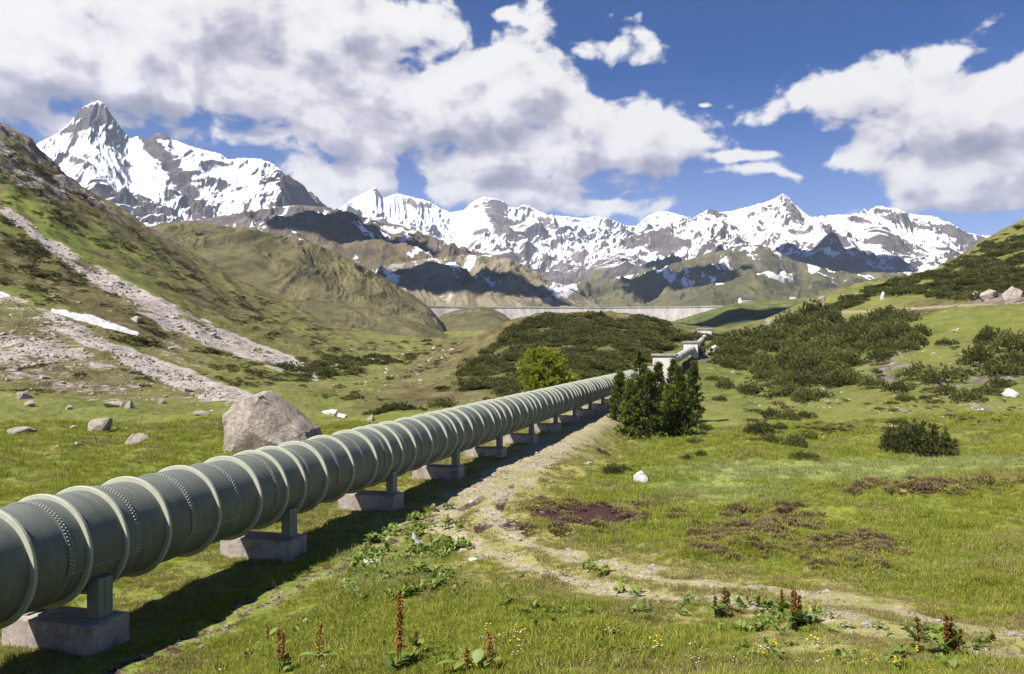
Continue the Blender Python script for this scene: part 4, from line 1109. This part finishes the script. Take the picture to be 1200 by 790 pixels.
MAT_PINE_M = leaf_material('light_pine_needles', (.085, .115, .022), (.15, .18, .032), (.23, .25, .05), .3, .6, .25, .3)
MAT_PINE_Y = leaf_material('yellow_pine_needles', (.20, .23, .028), (.33, .35, .044), (.46, .45, .075), .45, .6, .25, .2)  # yellow-green is these needles' own colour
MAT_MUGO = leaf_material('dwarf_pine_needles', (.070, .080, .026), (.128, .140, .042), (.215, .215, .07), .32, .65, .2, .5)
MAT_HEATH = leaf_material('heath_twigs', (.14, .085, .068), (.22, .17, .085), (.27, .28, .07), .15, .8, .1, .6)
MAT_WEED = leaf_material('weed_leaves', (.10, .15, .025), (.17, .235, .04), (.26, .30, .075), .3, .5, .35, .5)
MAT_RUST = leaf_material('rust_seed_heads', (.17, .085, .026), (.34, .18, .05), (.45, .29, .10), .2, .8, .1, .2)
MAT_DARKRUST = leaf_material('dark_seed_heads', (.11, .045, .022), (.21, .095, .036), (.30, .16, .06), .2, .8, .1, .2)
MAT_YELLOW = leaf_material('yellow_petals', (.62, .42, .02), (.75, .55, .03), (.8, .62, .08), .2)
MAT_WHITE = leaf_material('white_petals', (.6, .6, .55), (.75, .75, .7), (.85, .85, .82), .2)
m, t, bs, pos, geo, out = material('bark'); t.put(bs, 'Base Color', t.ramp(t.noise(pos, 6, 5, .7), [(.3, (.05, .04, .032)), (.7, (.22, .19, .165))])); MAT_BARK = m

def puffs(pts, dirs, size, k, width, spread, rg, curl=0.0):
    """needle brushes: k slim blades leaving each point round a direction"""
    n = len(pts); P = np.repeat(pts, k, 0); D = np.repeat(dirs, k, 0) + rg.normal(0, spread, (n * k, 3))
    D /= np.linalg.norm(D, axis=1, keepdims=True) + 1e-9
    S = np.repeat(np.broadcast_to(size, (n,)), k) * rg.uniform(.6, 1.2, n * k)
    W = np.cross(D, rg.normal(size=(n * k, 3))); W /= np.linalg.norm(W, axis=1, keepdims=True) + 1e-9
    W *= (np.broadcast_to(width, (n,)).repeat(k) * .5)[:, None]
    a = P - W * .6; b = P + W * .6; mid = P + D * (S * .55)[:, None]; tip = P + D * S[:, None]; tip[:, 2] -= curl * S
    v = np.stack([a, b, mid + W, tip, mid - W], 1).reshape(-1, 3)
    i = np.arange(n * k)[:, None] * 5
    f = i + np.array([[0, 1, 2, 3, 4]])
    tint = np.repeat(np.clip(np.repeat(rg.normal(.5, .22, n), k) + rg.normal(0, .08, n * k), 0, 1), 5)
    return v, f, tint

def conifer_mesh(seed, h, w, prof, levels=26, nb=6, nc=5, size=.34, up=.5):
    rg = np.random.default_rng(seed); pts, dirs = [], []; mb = MB()
    bend = rg.normal(0, .03 * h, 2)
    ax = lambda z: np.array([bend[0] * (z / h) ** 2, bend[1] * (z / h) ** 2, z])
    mb.tube([ax(z) for z in np.linspace(-.3, h * .97, 9)], np.linspace(.035 * h, .006 * h, 9) * .75, 8)
    for li, z in enumerate(np.linspace(.10 * h, .97 * h, levels)):
        t = z / h; L0 = w * prof(t)
        for b in range(nb if t < .9 else 4):
            a = rg.uniform(0, 6.283); L = L0 * rg.uniform(.55, 1.18); d = np.array([math.cos(a), math.sin(a), 0])
            p0 = ax(z); rise = L * (up * rg.uniform(.5, 1.2)) * (.3 + t) * (1 - .55 * t)
            def bp(u): return p0 + d * L * u + np.array([0, 0, rise * u * u - .12 * L * u * (1 - t)])
            if L > .4: mb.tube([bp(0), bp(.5), bp(.95)], [.03 * h * .35 * (1 - t) + .012, .018, .008], 4, False)
            for c in range(nc):
                u = 1 - (c / nc) ** 1.1 * .75 * rg.uniform(.8, 1.1)
                q = bp(u) + rg.normal(0, .05 * w + .03, 3); pts.append(q)
                dd = d * .8 + np.array([0, 0, .65 + .5 * t]); dirs.append(dd / np.linalg.norm(dd))
    for q in np.linspace(.86, 1.0, 7):
        pts.append(ax(h * q)); dirs.append(np.array([0, 0, 1.0]))
    v, f, tint = puffs(np.array(pts), np.array(dirs), size, 12, size * .20, .5, rg)
    return mb, (v, f, tint)
def make_tree(name, seed, h, w, prof, mat, loc, label, cat='tree', group=None, **k):
    mb, (v, f, tint) = conifer_mesh(seed, h, w, prof, **k)
    o = empty(name, loc); tag(o, label, cat, group)
    link('trunk', mb.mesh('trunk', MAT_BARK, True), o)
    link('crown', mesh_np('crown', v, f, mat, False, dict(tint=tint)), o)
    return o
cone = lambda t: (1 - t) ** 1.0 * min(1, .55 + t * 2.0) * 1.12 + .03
egg = lambda t: max(0, 1 - abs((t - .40) / .61) ** 2.2) ** .62 + .05
TREES = [  # column, row of the foot, row of the tip, half width px, round?, label
    (748, 500, 412, 18, 0, 'tall dark conifer with the highest tip, back of the clump beside the pipeline'),
    (728, 500, 436, 15, 0, 'leftmost slim conifer of the clump, close to the gravel path'),
    (739, 512, 446, 15, 0, 'light green conifer with a bare pale trunk at the front of the clump'),
    (760, 515, 436, 17, 0, 'broad dark conifer in the middle of the clump, front row'),
    (771, 505, 426, 17, 0, 'dark narrow conifer right of the highest tip in the clump'),
    (786, 500, 422, 15, 0, 'upright conifer in the right half of the clump, back row'),
    (784, 512, 452, 16, 0, 'yellowish conifer in front on the right half of the clump'),
    (798, 505, 430, 16, 0, 'bushy conifer near the right end of the clump'),
    (810, 498, 424, 14, 0, 'rightmost slender conifer of the clump'),
    (800, 514, 462, 15, 0, 'low bushy conifer at the front right of the clump'),
]
for i, (px, pf, ptp, hw, rd, lab) in enumerate(TREES):
    y = [84, 78, 72, 72, 80, 86, 74, 80, 86, 74][i]
    x = (px - CX) / F * y; z = float(gz(x, y)); h = (HZ - ptp) / F * y - z
    make_tree('conifer', 500 + i, h, hw / F * y * 1.2, cone, MAT_PINE_M if i in (6, 2, 1) else MAT_PINE, (x, y, z - .1), lab, 'conifer', 'clump of conifers beside the pipeline', levels=20, nb=5, nc=5, size=.36)
y = 92; x = (637 - CX) / F * y; z = float(gz(x, y)); h = (HZ - 409) / F * y - z
make_tree('pine_tree', 530, h, 26 / F * y * 1.05, egg, MAT_PINE_Y, (x, y, z - .1), 'round yellow-green pine standing alone behind the pipeline', 'tree', None, levels=36, nb=11, nc=7, size=.36, up=.5)
y = 100; x = (668 - CX) / F * y; z = float(gz(x, y)); h = (HZ - 438) / F * y - z
make_tree('pine_tree', 531, h, 1.3, egg, MAT_PINE_Y, (x, y, z - .1), 'small pine just right of the round pine, half hidden by the pipeline', 'tree', None, levels=14, nb=7, nc=4, size=.42, up=.4)

def bush_mesh(name, seed, n, k, size, width, mat, stems=True):
    """dome of upswept dwarf pine branches, one metre in radius"""
    rg = np.random.default_rng(seed)
    a = rg.uniform(0, 6.283, n); r = np.sqrt(rg.uniform(0, 1, n)); lobes = 1 + .22 * np.sin(3 * a + seed) + .15 * np.sin(5 * a + 2 * seed)
    hgt = np.sqrt(np.clip(1 - r ** 2.2, 0, 1)) * .62 + .12
    up_ = rg.uniform(.35, 1.05, n)
    p = np.stack([np.cos(a) * r * lobes, np.sin(a) * r * lobes, hgt * up_ * (1 + .25 * np.sin(4 * a * r + seed))], 1)
    d = np.stack([np.cos(a) * r * .75, np.sin(a) * r * .75, np.full(n, .85)], 1)
    v, f, tint = puffs(p, d, size, k, width, .38, rg)
    return mesh_np(name, v, f, mat, False, dict(tint=tint))
def stems_mesh(seed):
    rg = np.random.default_rng(seed); mb = MB()
    for i in range(14):
        a = rg.uniform(0, 6.283); r = rg.uniform(.4, .9); d = np.array([math.cos(a), math.sin(a), 0])
        mb.tube([d * .05, d * r * .6 + [0, 0, .08], d * r + [0, 0, .45 * (1.2 - r)]], [.03, .022, .01], 5, False)
    return mb.mesh('stems', MAT_BARK, True)
# the big bush in the right meadow
def shrub(loc, sc, mesh, stem, label, group=None, rz=0):
    o = empty('dwarf_pine_bush', loc, rz); o.scale = sc; tag(o, label, 'bush', group)
    link('foliage', mesh, o); link('stems', stem, o)
    return o
st_me = [stems_mesh(600 + i) for i in range(2)]
p = hit1(1083, 537); s = p[1] / F
shrub((p[0], p[1] + 1.0, p[2]), (41 * s, 36 * s, 44 * s), bush_mesh('foliage', 601, 800, 12, .17, .026, MAT_MUGO), st_me[0], 'big dark dwarf pine bush standing alone in the right meadow')
mid_b = [bush_mesh('foliage', 610 + i, 330, 9, .19, .045, MAT_MUGO) for i in range(4)]
def place_shrubs(spots, label, group):
    for (px, py, wp) in spots:
        q = hit1(px, py, ymin=30)
        if np.isnan(q[0]): continue
        s_ = q[1] / F * wp * .5
        shrub((q[0], q[1] + s_ * .4, q[2] - .05 * s_), (s_, s_ * RNG.uniform(.8, 1.1), s_ * RNG.uniform(.65, 1.3)), mid_b[RNG.integers(4)], st_me[RNG.integers(2)], label, group, RNG.uniform(0, 6.28))
def spread(poly, n, w0, w1):
    q = np.array(poly); o = []; tries = 0
    while len(o) < n and tries < 20000:
        tries += 1
        px, py = RNG.uniform(q[:, 0].min(), q[:, 0].max()), RNG.uniform(q[:, 1].min(), q[:, 1].max())
        if in_poly(np.array([px]), np.array([py]), poly)[0] and min([abs(px - a) / 1.6 + abs(py - b) * 1.2 for a, b, _ in o] + [99]) > 6.6: o.append((px, py, RNG.uniform(w0, w1)))
    return o
G = 'dwarf pine bushes on the right hillside'
place_shrubs(spread([(845, 425), (880, 395), (960, 375), (1060, 372), (1085, 392), (1080, 412), (1000, 432), (960, 440), (900, 432), (860, 440)], 80, 24, 42), 'dwarf pine bush in the dense thicket on the right slope below the road', G)
place_shrubs(spread([(880, 432), (1000, 425), (1010, 440), (960, 472), (930, 470), (900, 452)], 26, 22, 40), 'dwarf pine bush in the lower tongue of the thicket above the meadow', G)
place_shrubs([(1027, 455, 30), (1056, 460, 34), (1080, 445, 44), (1062, 470, 22), (1112, 463, 26), (1137, 470, 40), (1160, 462, 34), (1105, 448, 50), (1180, 440, 50), (1150, 430, 44), (1110, 405, 22), (1165, 405, 40), (1190, 412, 44), (1190, 430, 40), (1130, 440, 30), (1175, 455, 26)], 'dwarf pine bush on the stony slope at the right edge', G)
place_shrubs([(905, 488, 26), (925, 492, 32), (945, 490, 24), (962, 498, 14), (890, 510, 34), (905, 520, 26), (868, 515, 14), (945, 538, 30), (935, 525, 30), (950, 515, 24), (915, 505, 20), (1053, 497, 22), (1085, 468, 14), (1030, 438, 12), (850, 456, 22), (880, 462, 26), (838, 446, 20), (845, 470, 14)], 'low dwarf pine bush at the edge of the right meadow', G)
place_shrubs([(815, 520, 18), (826, 505, 20), (822, 535, 14), (805, 540, 16), (718, 556, 22), (731, 553, 16)], 'low green shrub on the bank below the conifers', 'shrubs on the bank below the conifers')

# thickets too dense to count
thick = [proto(bush_mesh('scrub', 640 + i, 150, 8, .24, .075, MAT_MUGO)) for i in range(4)]
parts_ = [in_view_points([(430, 492), (500, 470), (560, 425), (600, 388), (650, 368), (690, 370), (722, 380), (748, 373), (775, 378), (803, 398), (760, 420), (735, 438), (640, 462), (540, 482)], 4200, ymin=95, ymax=420),
    in_view_points([(930, 368), (985, 345), (1050, 330), (1110, 312), (1160, 284), (1200, 265), (1230, 250), (1230, 345), (1120, 352), (1060, 345), (1000, 362)], 950, ymin=150, ymax=650),
    in_view_points([(800, 400), (850, 385), (880, 395), (845, 428), (820, 425)], 90, ymin=120, ymax=400),
    in_view_points([(300, 436), (370, 425), (430, 420), (480, 418), (440, 438), (330, 450)], 110, ymin=120, ymax=500),
    in_view_points([(1090, 330), (1230, 300), (1230, 340)], 200, ymin=100, ymax=600)]
ps = np.concatenate(parts_)
dens = fbm(ps[:, 0] / 16, ps[:, 1] / 22, 3, 93)
ps = ps[dens + RNG.normal(0, .12, len(ps)) > -.04]; n = len(ps)
s = RNG.uniform(.7, 2.0, n) * np.clip(ps[:, 1] / 190, .75, 1.6)
scatter('dwarf_pine_scrub', thick, ps, yaw(n, .1), np.stack([s * 1.15, s * 1.15, s * RNG.uniform(.42, .95, n)], 1), RNG.integers(0, 4, n))

# low scrub of the left slope, too scattered and small to count
MAT_LOW = leaf_material('low_scrub_leaves', (.085, .085, .030), (.14, .13, .048), (.21, .185, .075), .3, .7, .15, .7)
low = [proto(bush_mesh('low_scrub', 670 + i, 70, 7, .36, .10, MAT_LOW)) for i in range(3)]
ps = np.concatenate([in_view_points([(0, 250), (110, 310), (250, 390), (380, 430), (280, 462), (180, 430), (60, 372), (0, 345)], 1900, ymin=90, ymax=700), in_view_points([(0, 150), (120, 250), (260, 330), (420, 400), (360, 420), (200, 340), (0, 240)], 900, ymin=150, ymax=800),
    in_view_points([(0, 380), (150, 430), (260, 466), (0, 462)], 600, ymin=90, ymax=400), in_view_points([(300, 430), (430, 400), (560, 400), (470, 470), (380, 470)], 500, ymin=100, ymax=600), in_view_points([(860, 430), (1200, 400), (1200, 500), (880, 520)], 1000, ymin=50, ymax=300)])
kp = (gsample(m_scree, ps[:, 0], ps[:, 1]) < .35) & (gsample(m_snow, ps[:, 0], ps[:, 1]) < .05) & (gsample(m_snow, ps[:, 0], ps[:, 1] - 6) < .05) & (gsample(fbm(GX / 14, GY / 20, 4, 94), ps[:, 0], ps[:, 1]) + RNG.normal(0, .15, len(ps)) > .0)
ps = ps[kp]; n = len(ps); s = RNG.lognormal(math.log(.0030), .5, n) * ps[:, 1]
scatter('low_scrub', low, ps, yaw(n, .15), np.stack([s, s, s * RNG.uniform(.3, .6, n)], 1), RNG.integers(0, 3, n))

# low heath and brown tussocks on the left slope and valley floor
heaths = [proto(bush_mesh('heath', 660 + i, 60, 7, .45, .10, MAT_HEATH)) for i in range(3)]
ps = np.concatenate([in_view_points([(820, 615), (940, 610), (1060, 630), (1070, 665), (900, 672), (800, 650)], 900, ymin=12, ymax=40),
    in_view_points([(980, 565), (1200, 562), (1200, 585), (1000, 585)], 400, ymin=20, ymax=60), in_view_points([(780, 600), (960, 590), (980, 615), (800, 620)], 300, ymin=15, ymax=50),
    in_view_points([(600, 600), (620, 585), (760, 592), (780, 622), (620, 630)], 300, ymin=15, ymax=50), in_view_points([(840, 490), (1100, 480), (1200, 505), (900, 520)], 200, ymin=40, ymax=120), in_view_points([(690, 525), (820, 520), (840, 545), (720, 550)], 120, ymin=30, ymax=90)])
hm = gsample(np.maximum(m_heath, m_soil * .3), ps[:, 0], ps[:, 1]) + RNG.normal(0, .22, len(ps)) + .5 * gsample(fbm(GX / 1.7, GY / 1.7, 3, 97), ps[:, 0], ps[:, 1]) > .55
ps = ps[hm]; n = len(ps); s = RNG.uniform(.10, .24, n) * np.clip(ps[:, 1] / 25, .7, 2.2)
scatter('heath_mats', heaths, ps, yaw(n, .2), np.stack([s, s, s * RNG.uniform(.5, .9, n)], 1), RNG.integers(0, 3, n))

# ------------------------------------------------------------------ grass
def tuft_mesh(name, seed, blades, h, wid, rad, mat, lean=.45):
    rg = np.random.default_rng(seed); V, Fq, T = [], [], []
    for b in range(blades):
        a = rg.uniform(0, 6.283); r = rad * math.sqrt(rg.uniform()); p = np.array([math.cos(a) * r, math.sin(a) * r, -.01])
        hh = h * rg.uniform(.5, 1.15); l = np.array([math.cos(a + rg.normal(0, .8)), math.sin(a + rg.normal(0, .8)), 0]) * hh * lean * rg.uniform(.3, 1.5)
        q = rg.uniform(0, 6.283); wv = np.array([math.cos(q), math.sin(q), 0]) * wid * rg.uniform(.7, 1.3)
        i = len(V)
        V += [p - wv, p + wv, p + l * .35 + [0, 0, hh * .6] + wv * .7, p + l + [0, 0, hh], p + l * .35 + [0, 0, hh * .6] - wv * .7]
        Fq.append([i, i + 1, i + 2, i + 3, i + 4]); T += [float(np.clip(rg.normal(.5, .25), 0, 1))] * 5
    return mesh_np(name, np.array(V), np.array(Fq), mat, False, dict(tint=T))
tufts = [proto(tuft_mesh('grass_tuft', 700 + i, 22, .085, .0042, .075, MAT_GRASS)) for i in range(5)]
NG = 245000
yv = np.exp(RNG.uniform(math.log(8.3), math.log(80), NG)); xv = (RNG.uniform(-330, 1530, NG) - CX) / F * yv
bare = gsample(np.maximum.reduce([m_gravel * 1.0, m_side * .9, m_dry * .30, m_soil * 1.1, m_heath * .6]), xv, yv)
tm_t, tm_m = pipe_tm(xv, yv)
ok = (bare + RNG.normal(0, .16, NG) < .52)
pat = gsample(fbm(GX / 2.4, GY / 2.4, 3, 95), xv, yv)
ok &= RNG.uniform(size=NG) < np.clip(.95 + pat, .45, 1)
xv, yv, pat = xv[ok], yv[ok], pat[ok]; n = len(xv)
dryv = gsample(m_dry, xv, yv)
heavy = np.where(RNG.uniform(size=n) < .05, RNG.uniform(1.5, 2.4, n), 1.0)
lushv = gsample(m_lush, xv, yv)
s = RNG.uniform(.6, 1.25, n) * (.75 + yv / 26) * (1 + .5 * pat) * (1 - .4 * dryv)
pat2 = gsample(fbm(GX / 5.5, GY / 5.5, 4, 96), xv, yv) + RNG.normal(0, .22, n)
kind = np.where(lushv + RNG.normal(0, .2, n) > .5, 2, np.where((dryv * .9 + RNG.normal(0, .22, n) > .42) | (pat2 > .42), 1, 0))
MAT_DRYGRASS = leaf_material('dry_grass_blades', (.21, .20, .065), (.33, .30, .11), (.45, .40, .20), .45, .6, .2, .6)
MAT_PALEGRASS = leaf_material('pale_grass_blades', (.27, .32, .10), (.37, .41, .15), (.45, .47, .21), .5, .55, .25, .6)
gpos = np.column_stack([xv, yv, gz(xv, yv)]); grot = yaw(n, .18); gscl = np.stack([s * 1.1, s * 1.1, s * heavy * RNG.uniform(.42, .95, n)], 1)
for kk, nm_, mt_ in ((0, 'grass', MAT_GRASS), (1, 'dry_grass', MAT_DRYGRASS), (2, 'meadow_grass', MAT_PALEGRASS)):
    tf = tufts if kk == 0 else [proto(tuft_mesh(nm_ + '_tuft', 710 + 5 * kk + i, 20, .085, .0042, .075, mt_)) for i in range(4)]
    q_ = kind == kk
    scatter(nm_, tf, gpos[q_], grot[q_], gscl[q_], RNG.integers(0, len(tf), q_.sum()))

# broad-leaved weeds of the bank
def leaf_verts(L, W, a, tilt, droop, p0):
    d = np.array([math.cos(a), math.sin(a), 0]); sd_ = np.array([-math.sin(a), math.cos(a), 0]); V = []
    prof = [(0, .08), (.25, .8), (.5, 1.0), (.75, .7), (1.0, .05)]
    for u, wv in prof:
        c = p0 + d * L * u * math.cos(tilt) + np.array([0, 0, L * (u * math.sin(tilt) - droop * u * u)])
        V += [c - sd_ * W * wv * .5 + [0, 0, .12 * W * wv], c, c + sd_ * W * wv * .5 + [0, 0, .12 * W * wv]]
    Fc = [(3 * i + j, 3 * i + j + 1, 3 * i + j + 4, 3 * i + j + 3) for i in range(4) for j in range(2)]
    return V, Fc
def rosette(name, seed, n, L, W, mat, hmax=.12):
    rg = np.random.default_rng(seed); V, Fc, T = [], [], []
    for i in range(n):
        v, f = leaf_verts(L * rg.uniform(.6, 1.2), W * rg.uniform(.7, 1.2), rg.uniform(0, 6.283), rg.uniform(.2, 1.1), rg.uniform(.1, .5), np.array([rg.normal(0, .05), rg.normal(0, .05), rg.uniform(0, hmax)]))
        o = len(V); V += v; Fc += [tuple(q + o for q in w_) for w_ in f]; T += [float(rg.uniform())] * len(v)
    return mesh_np(name, np.array(V), np.array(Fc), mat, True, dict(tint=T))
weeds = [proto(rosette('weed', 720 + i, 9, .17, .085, MAT_WEED)) for i in range(4)]
ps = np.concatenate([in_view_points([(395, 700), (430, 632), (480, 605), (530, 595), (560, 640), (520, 690), (420, 715)], 520, ymin=10, ymax=40),
    in_view_points([(500, 690), (700, 660), (800, 720), (620, 740)], 90, ymin=9, ymax=30), in_view_points([(690, 700), (960, 715), (1180, 765), (1200, 790), (700, 790)], 240, ymin=8, ymax=25), in_view_points([(250, 790), (420, 700), (600, 790)], 110, ymin=8, ymax=25), in_view_points([(1050, 735), (1160, 745), (1180, 790), (1050, 790)], 90, ymin=8, ymax=25), in_view_points([(800, 700), (960, 715), (950, 745), (780, 735)], 150, ymin=8, ymax=25)])
ps = ps[gsample(fbm(GX / 1.9, GY / 1.9, 3, 99), ps[:, 0], ps[:, 1]) + RNG.normal(0, .15, len(ps)) > -.02]
n = len(ps); s = RNG.uniform(.5, 1.15, n) * np.clip(ps[:, 1] / 18, .7, 1.4)
scatter('weed_leaves', weeds, ps, yaw(n, .15), np.stack([s, s, s], 1), RNG.integers(0, 4, n))
# flowers
def flower(name, seed, mat):
    rg = np.random.default_rng(seed); V, Fc, T = [], [], []
    for k in range(4):
        c = np.array([rg.normal(0, .05), rg.normal(0, .05), rg.uniform(.10, .2)])
        for q in range(6):
            a = q * math.pi / 3; i = len(V); d = np.array([math.cos(a), math.sin(a), .25]); e = np.array([-math.sin(a), math.cos(a), 0])
            V += [c, c + d * .014 - e * .009, c + d * .024, c + d * .014 + e * .009]; Fc.append((i, i + 1, i + 2, i + 3)); T += [rg.uniform()] * 4
    return mesh_np(name, np.array(V), np.array(Fc), mat, False, dict(tint=T))
yf = [proto(flower('yellow_flower', 730 + i, MAT_YELLOW)) for i in range(2)]; wf = [proto(flower('white_flower', 735 + i, MAT_WHITE)) for i in range(2)]
ps = np.concatenate([in_view_points([(900, 700), (1200, 690), (1200, 790), (860, 790)], 42, ymin=8, ymax=25), in_view_points([(500, 730), (760, 730), (800, 790), (480, 790)], 22, ymin=8, ymax=25), in_view_points([(870, 660), (1180, 620), (1200, 650), (900, 680)], 14, ymin=10, ymax=30)])
n = len(ps); s = RNG.uniform(.4, .8, n)
scatter('yellow_flowers', yf, ps, yaw(n, .1), np.stack([s, s, s], 1), RNG.integers(0, 2, n))
ps = np.concatenate([in_view_points([(560, 740), (1000, 745), (1000, 790), (540, 790)], 60, ymin=8, ymax=20), in_view_points([(200, 740), (420, 690), (460, 790), (200, 790)], 30, ymin=8, ymax=25)])
n = len(ps); s = RNG.uniform(.3, .6, n)
scatter('white_flowers', wf, ps, yaw(n, .1), np.stack([s, s, s], 1), RNG.integers(0, 2, n))

# dock plants with rusty seed heads
def dock(px, pfoot, ptop, nsp, mat, label, seed, leaves=7):
    q = hit1(px, min(pfoot, 788))
    y = q[1]; h = max(.25, 1.25 * (pfoot - ptop) / F * y); rg = np.random.default_rng(seed)
    o = empty('dock_plant', tuple(q)); tag(o, label, 'dock plant', 'dock plants in the foreground grass')
    for i in range(nsp):
        a = rg.uniform(0, 6.283); r = rg.uniform(0, .10) * (1 if nsp > 1 else .2); hh = h * rg.uniform(.7, 1.0)
        b = np.array([math.cos(a) * r, math.sin(a) * r, 0]); ln = rg.normal(0, .05, 2) * hh
        st = lambda u: b + np.array([ln[0] * u, ln[1] * u, hh * u])
        mb = MB(); mb.tube([st(0), st(.5), st(1)], [.006, .005, .003], 5, False); o2 = link('stem', mb.mesh('stem', mat, True), o)
        n_ = int(70 * max(1, h / .5)); u = rg.uniform(.30, 1, n_); pts = np.array([st(k) for k in u]) + np.stack([rg.normal(0, 1, n_), rg.normal(0, 1, n_), rg.normal(0, .4, n_)], 1) * (.034 * (1.2 - u) * rg.uniform(.2, 1.3, n_))[:, None]
        v, f, tint = puffs(pts, rg.normal(0, 1, (n_, 3)) * .6 + [0, 0, .6], .034, 4, .016, .6, rg)
        link('seed_head', mesh_np('seed_head', v, f, mat, False, dict(tint=tint)), o)
    link('leaves', rosette('leaves', seed, leaves, .30, .15, MAT_WEED, .16), o)
for i, a in enumerate([
    (466, 792, 708, 3, MAT_RUST, 'tallest rusty orange dock plant at the bottom of the meadow'),
    (570, 800, 762, 2, MAT_RUST, 'rusty dock plant cut by the lower edge, right of the tallest one'),
    (545, 802, 772, 1, MAT_RUST, 'short rusty dock stem between two dock plants at the lower edge'),
    (332, 790, 742, 2, MAT_RUST, 'rusty dock plant near the gravel strip at the lower left'),
    (373, 778, 740, 1, MAT_RUST, 'single thin rusty dock stem left of the tallest dock plant'),
    (488, 770, 738, 1, MAT_RUST, 'thin dock stem just behind the tallest rusty dock plant'),
    (935, 738, 695, 3, MAT_DARKRUST, 'dark brown dock plant with big leaves on the near side of the track'),
    (917, 722, 692, 1, MAT_DARKRUST, 'single dark dock stem left of the leafy dark dock plant'),
    (852, 718, 692, 2, MAT_DARKRUST, 'small dark dock plant by the track, middle of the foreground'),
    (838, 722, 697, 1, MAT_DARKRUST, 'small thin dock stem beside the small dark dock plant'),
    (1078, 765, 728, 1, MAT_DARKRUST, 'thin reddish dock stem near the lower right corner'),
    (1108, 768, 722, 3, MAT_DARKRUST, 'leafy reddish dock plant at the lower right'),
    (1122, 772, 742, 1, MAT_DARKRUST, 'short reddish dock stem right of the leafy one at the lower right'),
    (313, 755, 732, 1, MAT_RUST, 'faint rusty dock stem highest up the bank at lower left'),
]): dock(*a, 800 + i, 16 if a[3] > 2 else 7)

# ------------------------------------------------------------------ huts by the dam
m, t, bs, pos, geo, out = material('hut_roof'); t.put(bs, 'Base Color', t.ramp(t.noise(pos, 1.5, 4, .6), [(.3, (.06, .05, .05)), (.7, (.13, .11, .10))])); MAT_ROOF = m
m, t, bs, pos, geo, out = material('hut_plaster'); t.put(bs, 'Base Color', t.ramp(t.noise(pos, .8, 4, .6), [(.3, (.55, .53, .50)), (.7, (.75, .73, .70))])); MAT_PLASTER = m
def hut(px, py, y, wd, dp, hw_, hr, label, rz):
    x = (px - CX) / F * y; z = (HZ - py) / F * y
    o = empty('hut', (x, y, z), rz); tag(o, label, 'hut')
    mb = MB(); mb.add([(-wd / 2, -dp / 2, -3), (wd / 2, -dp / 2, -3), (wd / 2, dp / 2, -3), (-wd / 2, dp / 2, -3), (-wd / 2, -dp / 2, hw_), (wd / 2, -dp / 2, hw_), (wd / 2, dp / 2, hw_), (-wd / 2, dp / 2, hw_), (-wd / 2, 0, hw_ + hr), (wd / 2, 0, hw_ + hr)],
        [(0, 1, 5, 4), (2, 3, 7, 6), (1, 2, 6, 9, 5), (3, 0, 4, 8, 7)])
    link('wall', mb.mesh('wall', MAT_PLASTER), o)
    mb = MB(); e = .6
    mb.add([(-wd / 2 - e, -dp / 2 - e, hw_ - .3), (wd / 2 + e, -dp / 2 - e, hw_ - .3), (wd / 2 + e, 0, hw_ + hr + .15), (-wd / 2 - e, 0, hw_ + hr + .15), (wd / 2 + e, dp / 2 + e, hw_ - .3), (-wd / 2 - e, dp / 2 + e, hw_ - .3)], [(0, 1, 2, 3), (3, 2, 4, 5)])
    link('roof', mb.mesh('roof', MAT_ROOF), o)
    for k in (-.3, 0, .3):
        mb = MB(); mb.box((k * wd, -dp / 2 - .02, hw_ * .55), (wd * .10, .1, hw_ * .3)); link('window', mb.mesh('window', MAT_ROOF), o)
hut(875, 353, 1140, 20, 9, 3.0, 2.6, 'long dark-roofed hut on the green bank beside the dam', .2)
hut(929, 350, 1150, 7, 6, 3.6, 2.0, 'small white hut on the green bank, right of the long hut', -.2)

# ------------------------------------------------------------------ drifting clouds overhead whose shade lies on the mountains
m, t, bs, pos, geo, out = material('cloud_white'); t.put(bs, 'Base Color', (.85, .85, .86)); t.put(bs, 'Roughness', 1.0); MAT_CLOUD = m
def cloud(target, L, rx, ry, rz_, seed, label):
    L = max(L, (1750 + rz_ * .6 - target[2]) / to_sun.z)
    c = Vector(target) + to_sun * L
    bm = bmesh.new(); bmesh.ops.create_icosphere(bm, subdivisions=5, radius=1)
    for v in bm.verts:
        q = v.co * 1.6 + Vector((seed * 5.3, seed, 0))
        v.co *= 1 + .42 * mnoise.fractal(q, .8, 2.1, 5)
        v.co.z = max(v.co.z, -.35)
        v.co = Vector((v.co.x * rx, v.co.y * ry, v.co.z * rz_))
    me = bpy.data.meshes.new('cloud'); bm.to_mesh(me); bm.free(); me.materials.append(MAT_CLOUD)
    for p_ in me.polygons: p_.use_smooth = True
    o = link('cloud', me, None, c); tag(o, label, 'cloud', 'cumulus clouds overhead', 'structure')
cloud((-70, 1740, 60), 1500, 190, 130, 50, 1, 'white cumulus cloud overhead, shading the dark buttress')
cloud((1900, 4700, 420), 3000, 820, 600, 170, 2, 'broad cumulus cloud overhead, shading the slope below the right summits')
cloud((295, 980, 35), 800, 110, 60, 25, 3, 'small cumulus cloud overhead, shading the green bank')
cloud((-430, 2250, 260), 1900, 200, 170, 80, 4, 'cumulus cloud overhead, shading the dark spur')
cloud((620, 3250, 300), 3000, 230, 170, 70, 6, 'cumulus cloud overhead, shading the grassy slope above the dam')
cloud((950, 5000, 560), 3400, 260, 260, 100, 5, 'cumulus cloud overhead, shading the glacier foot')
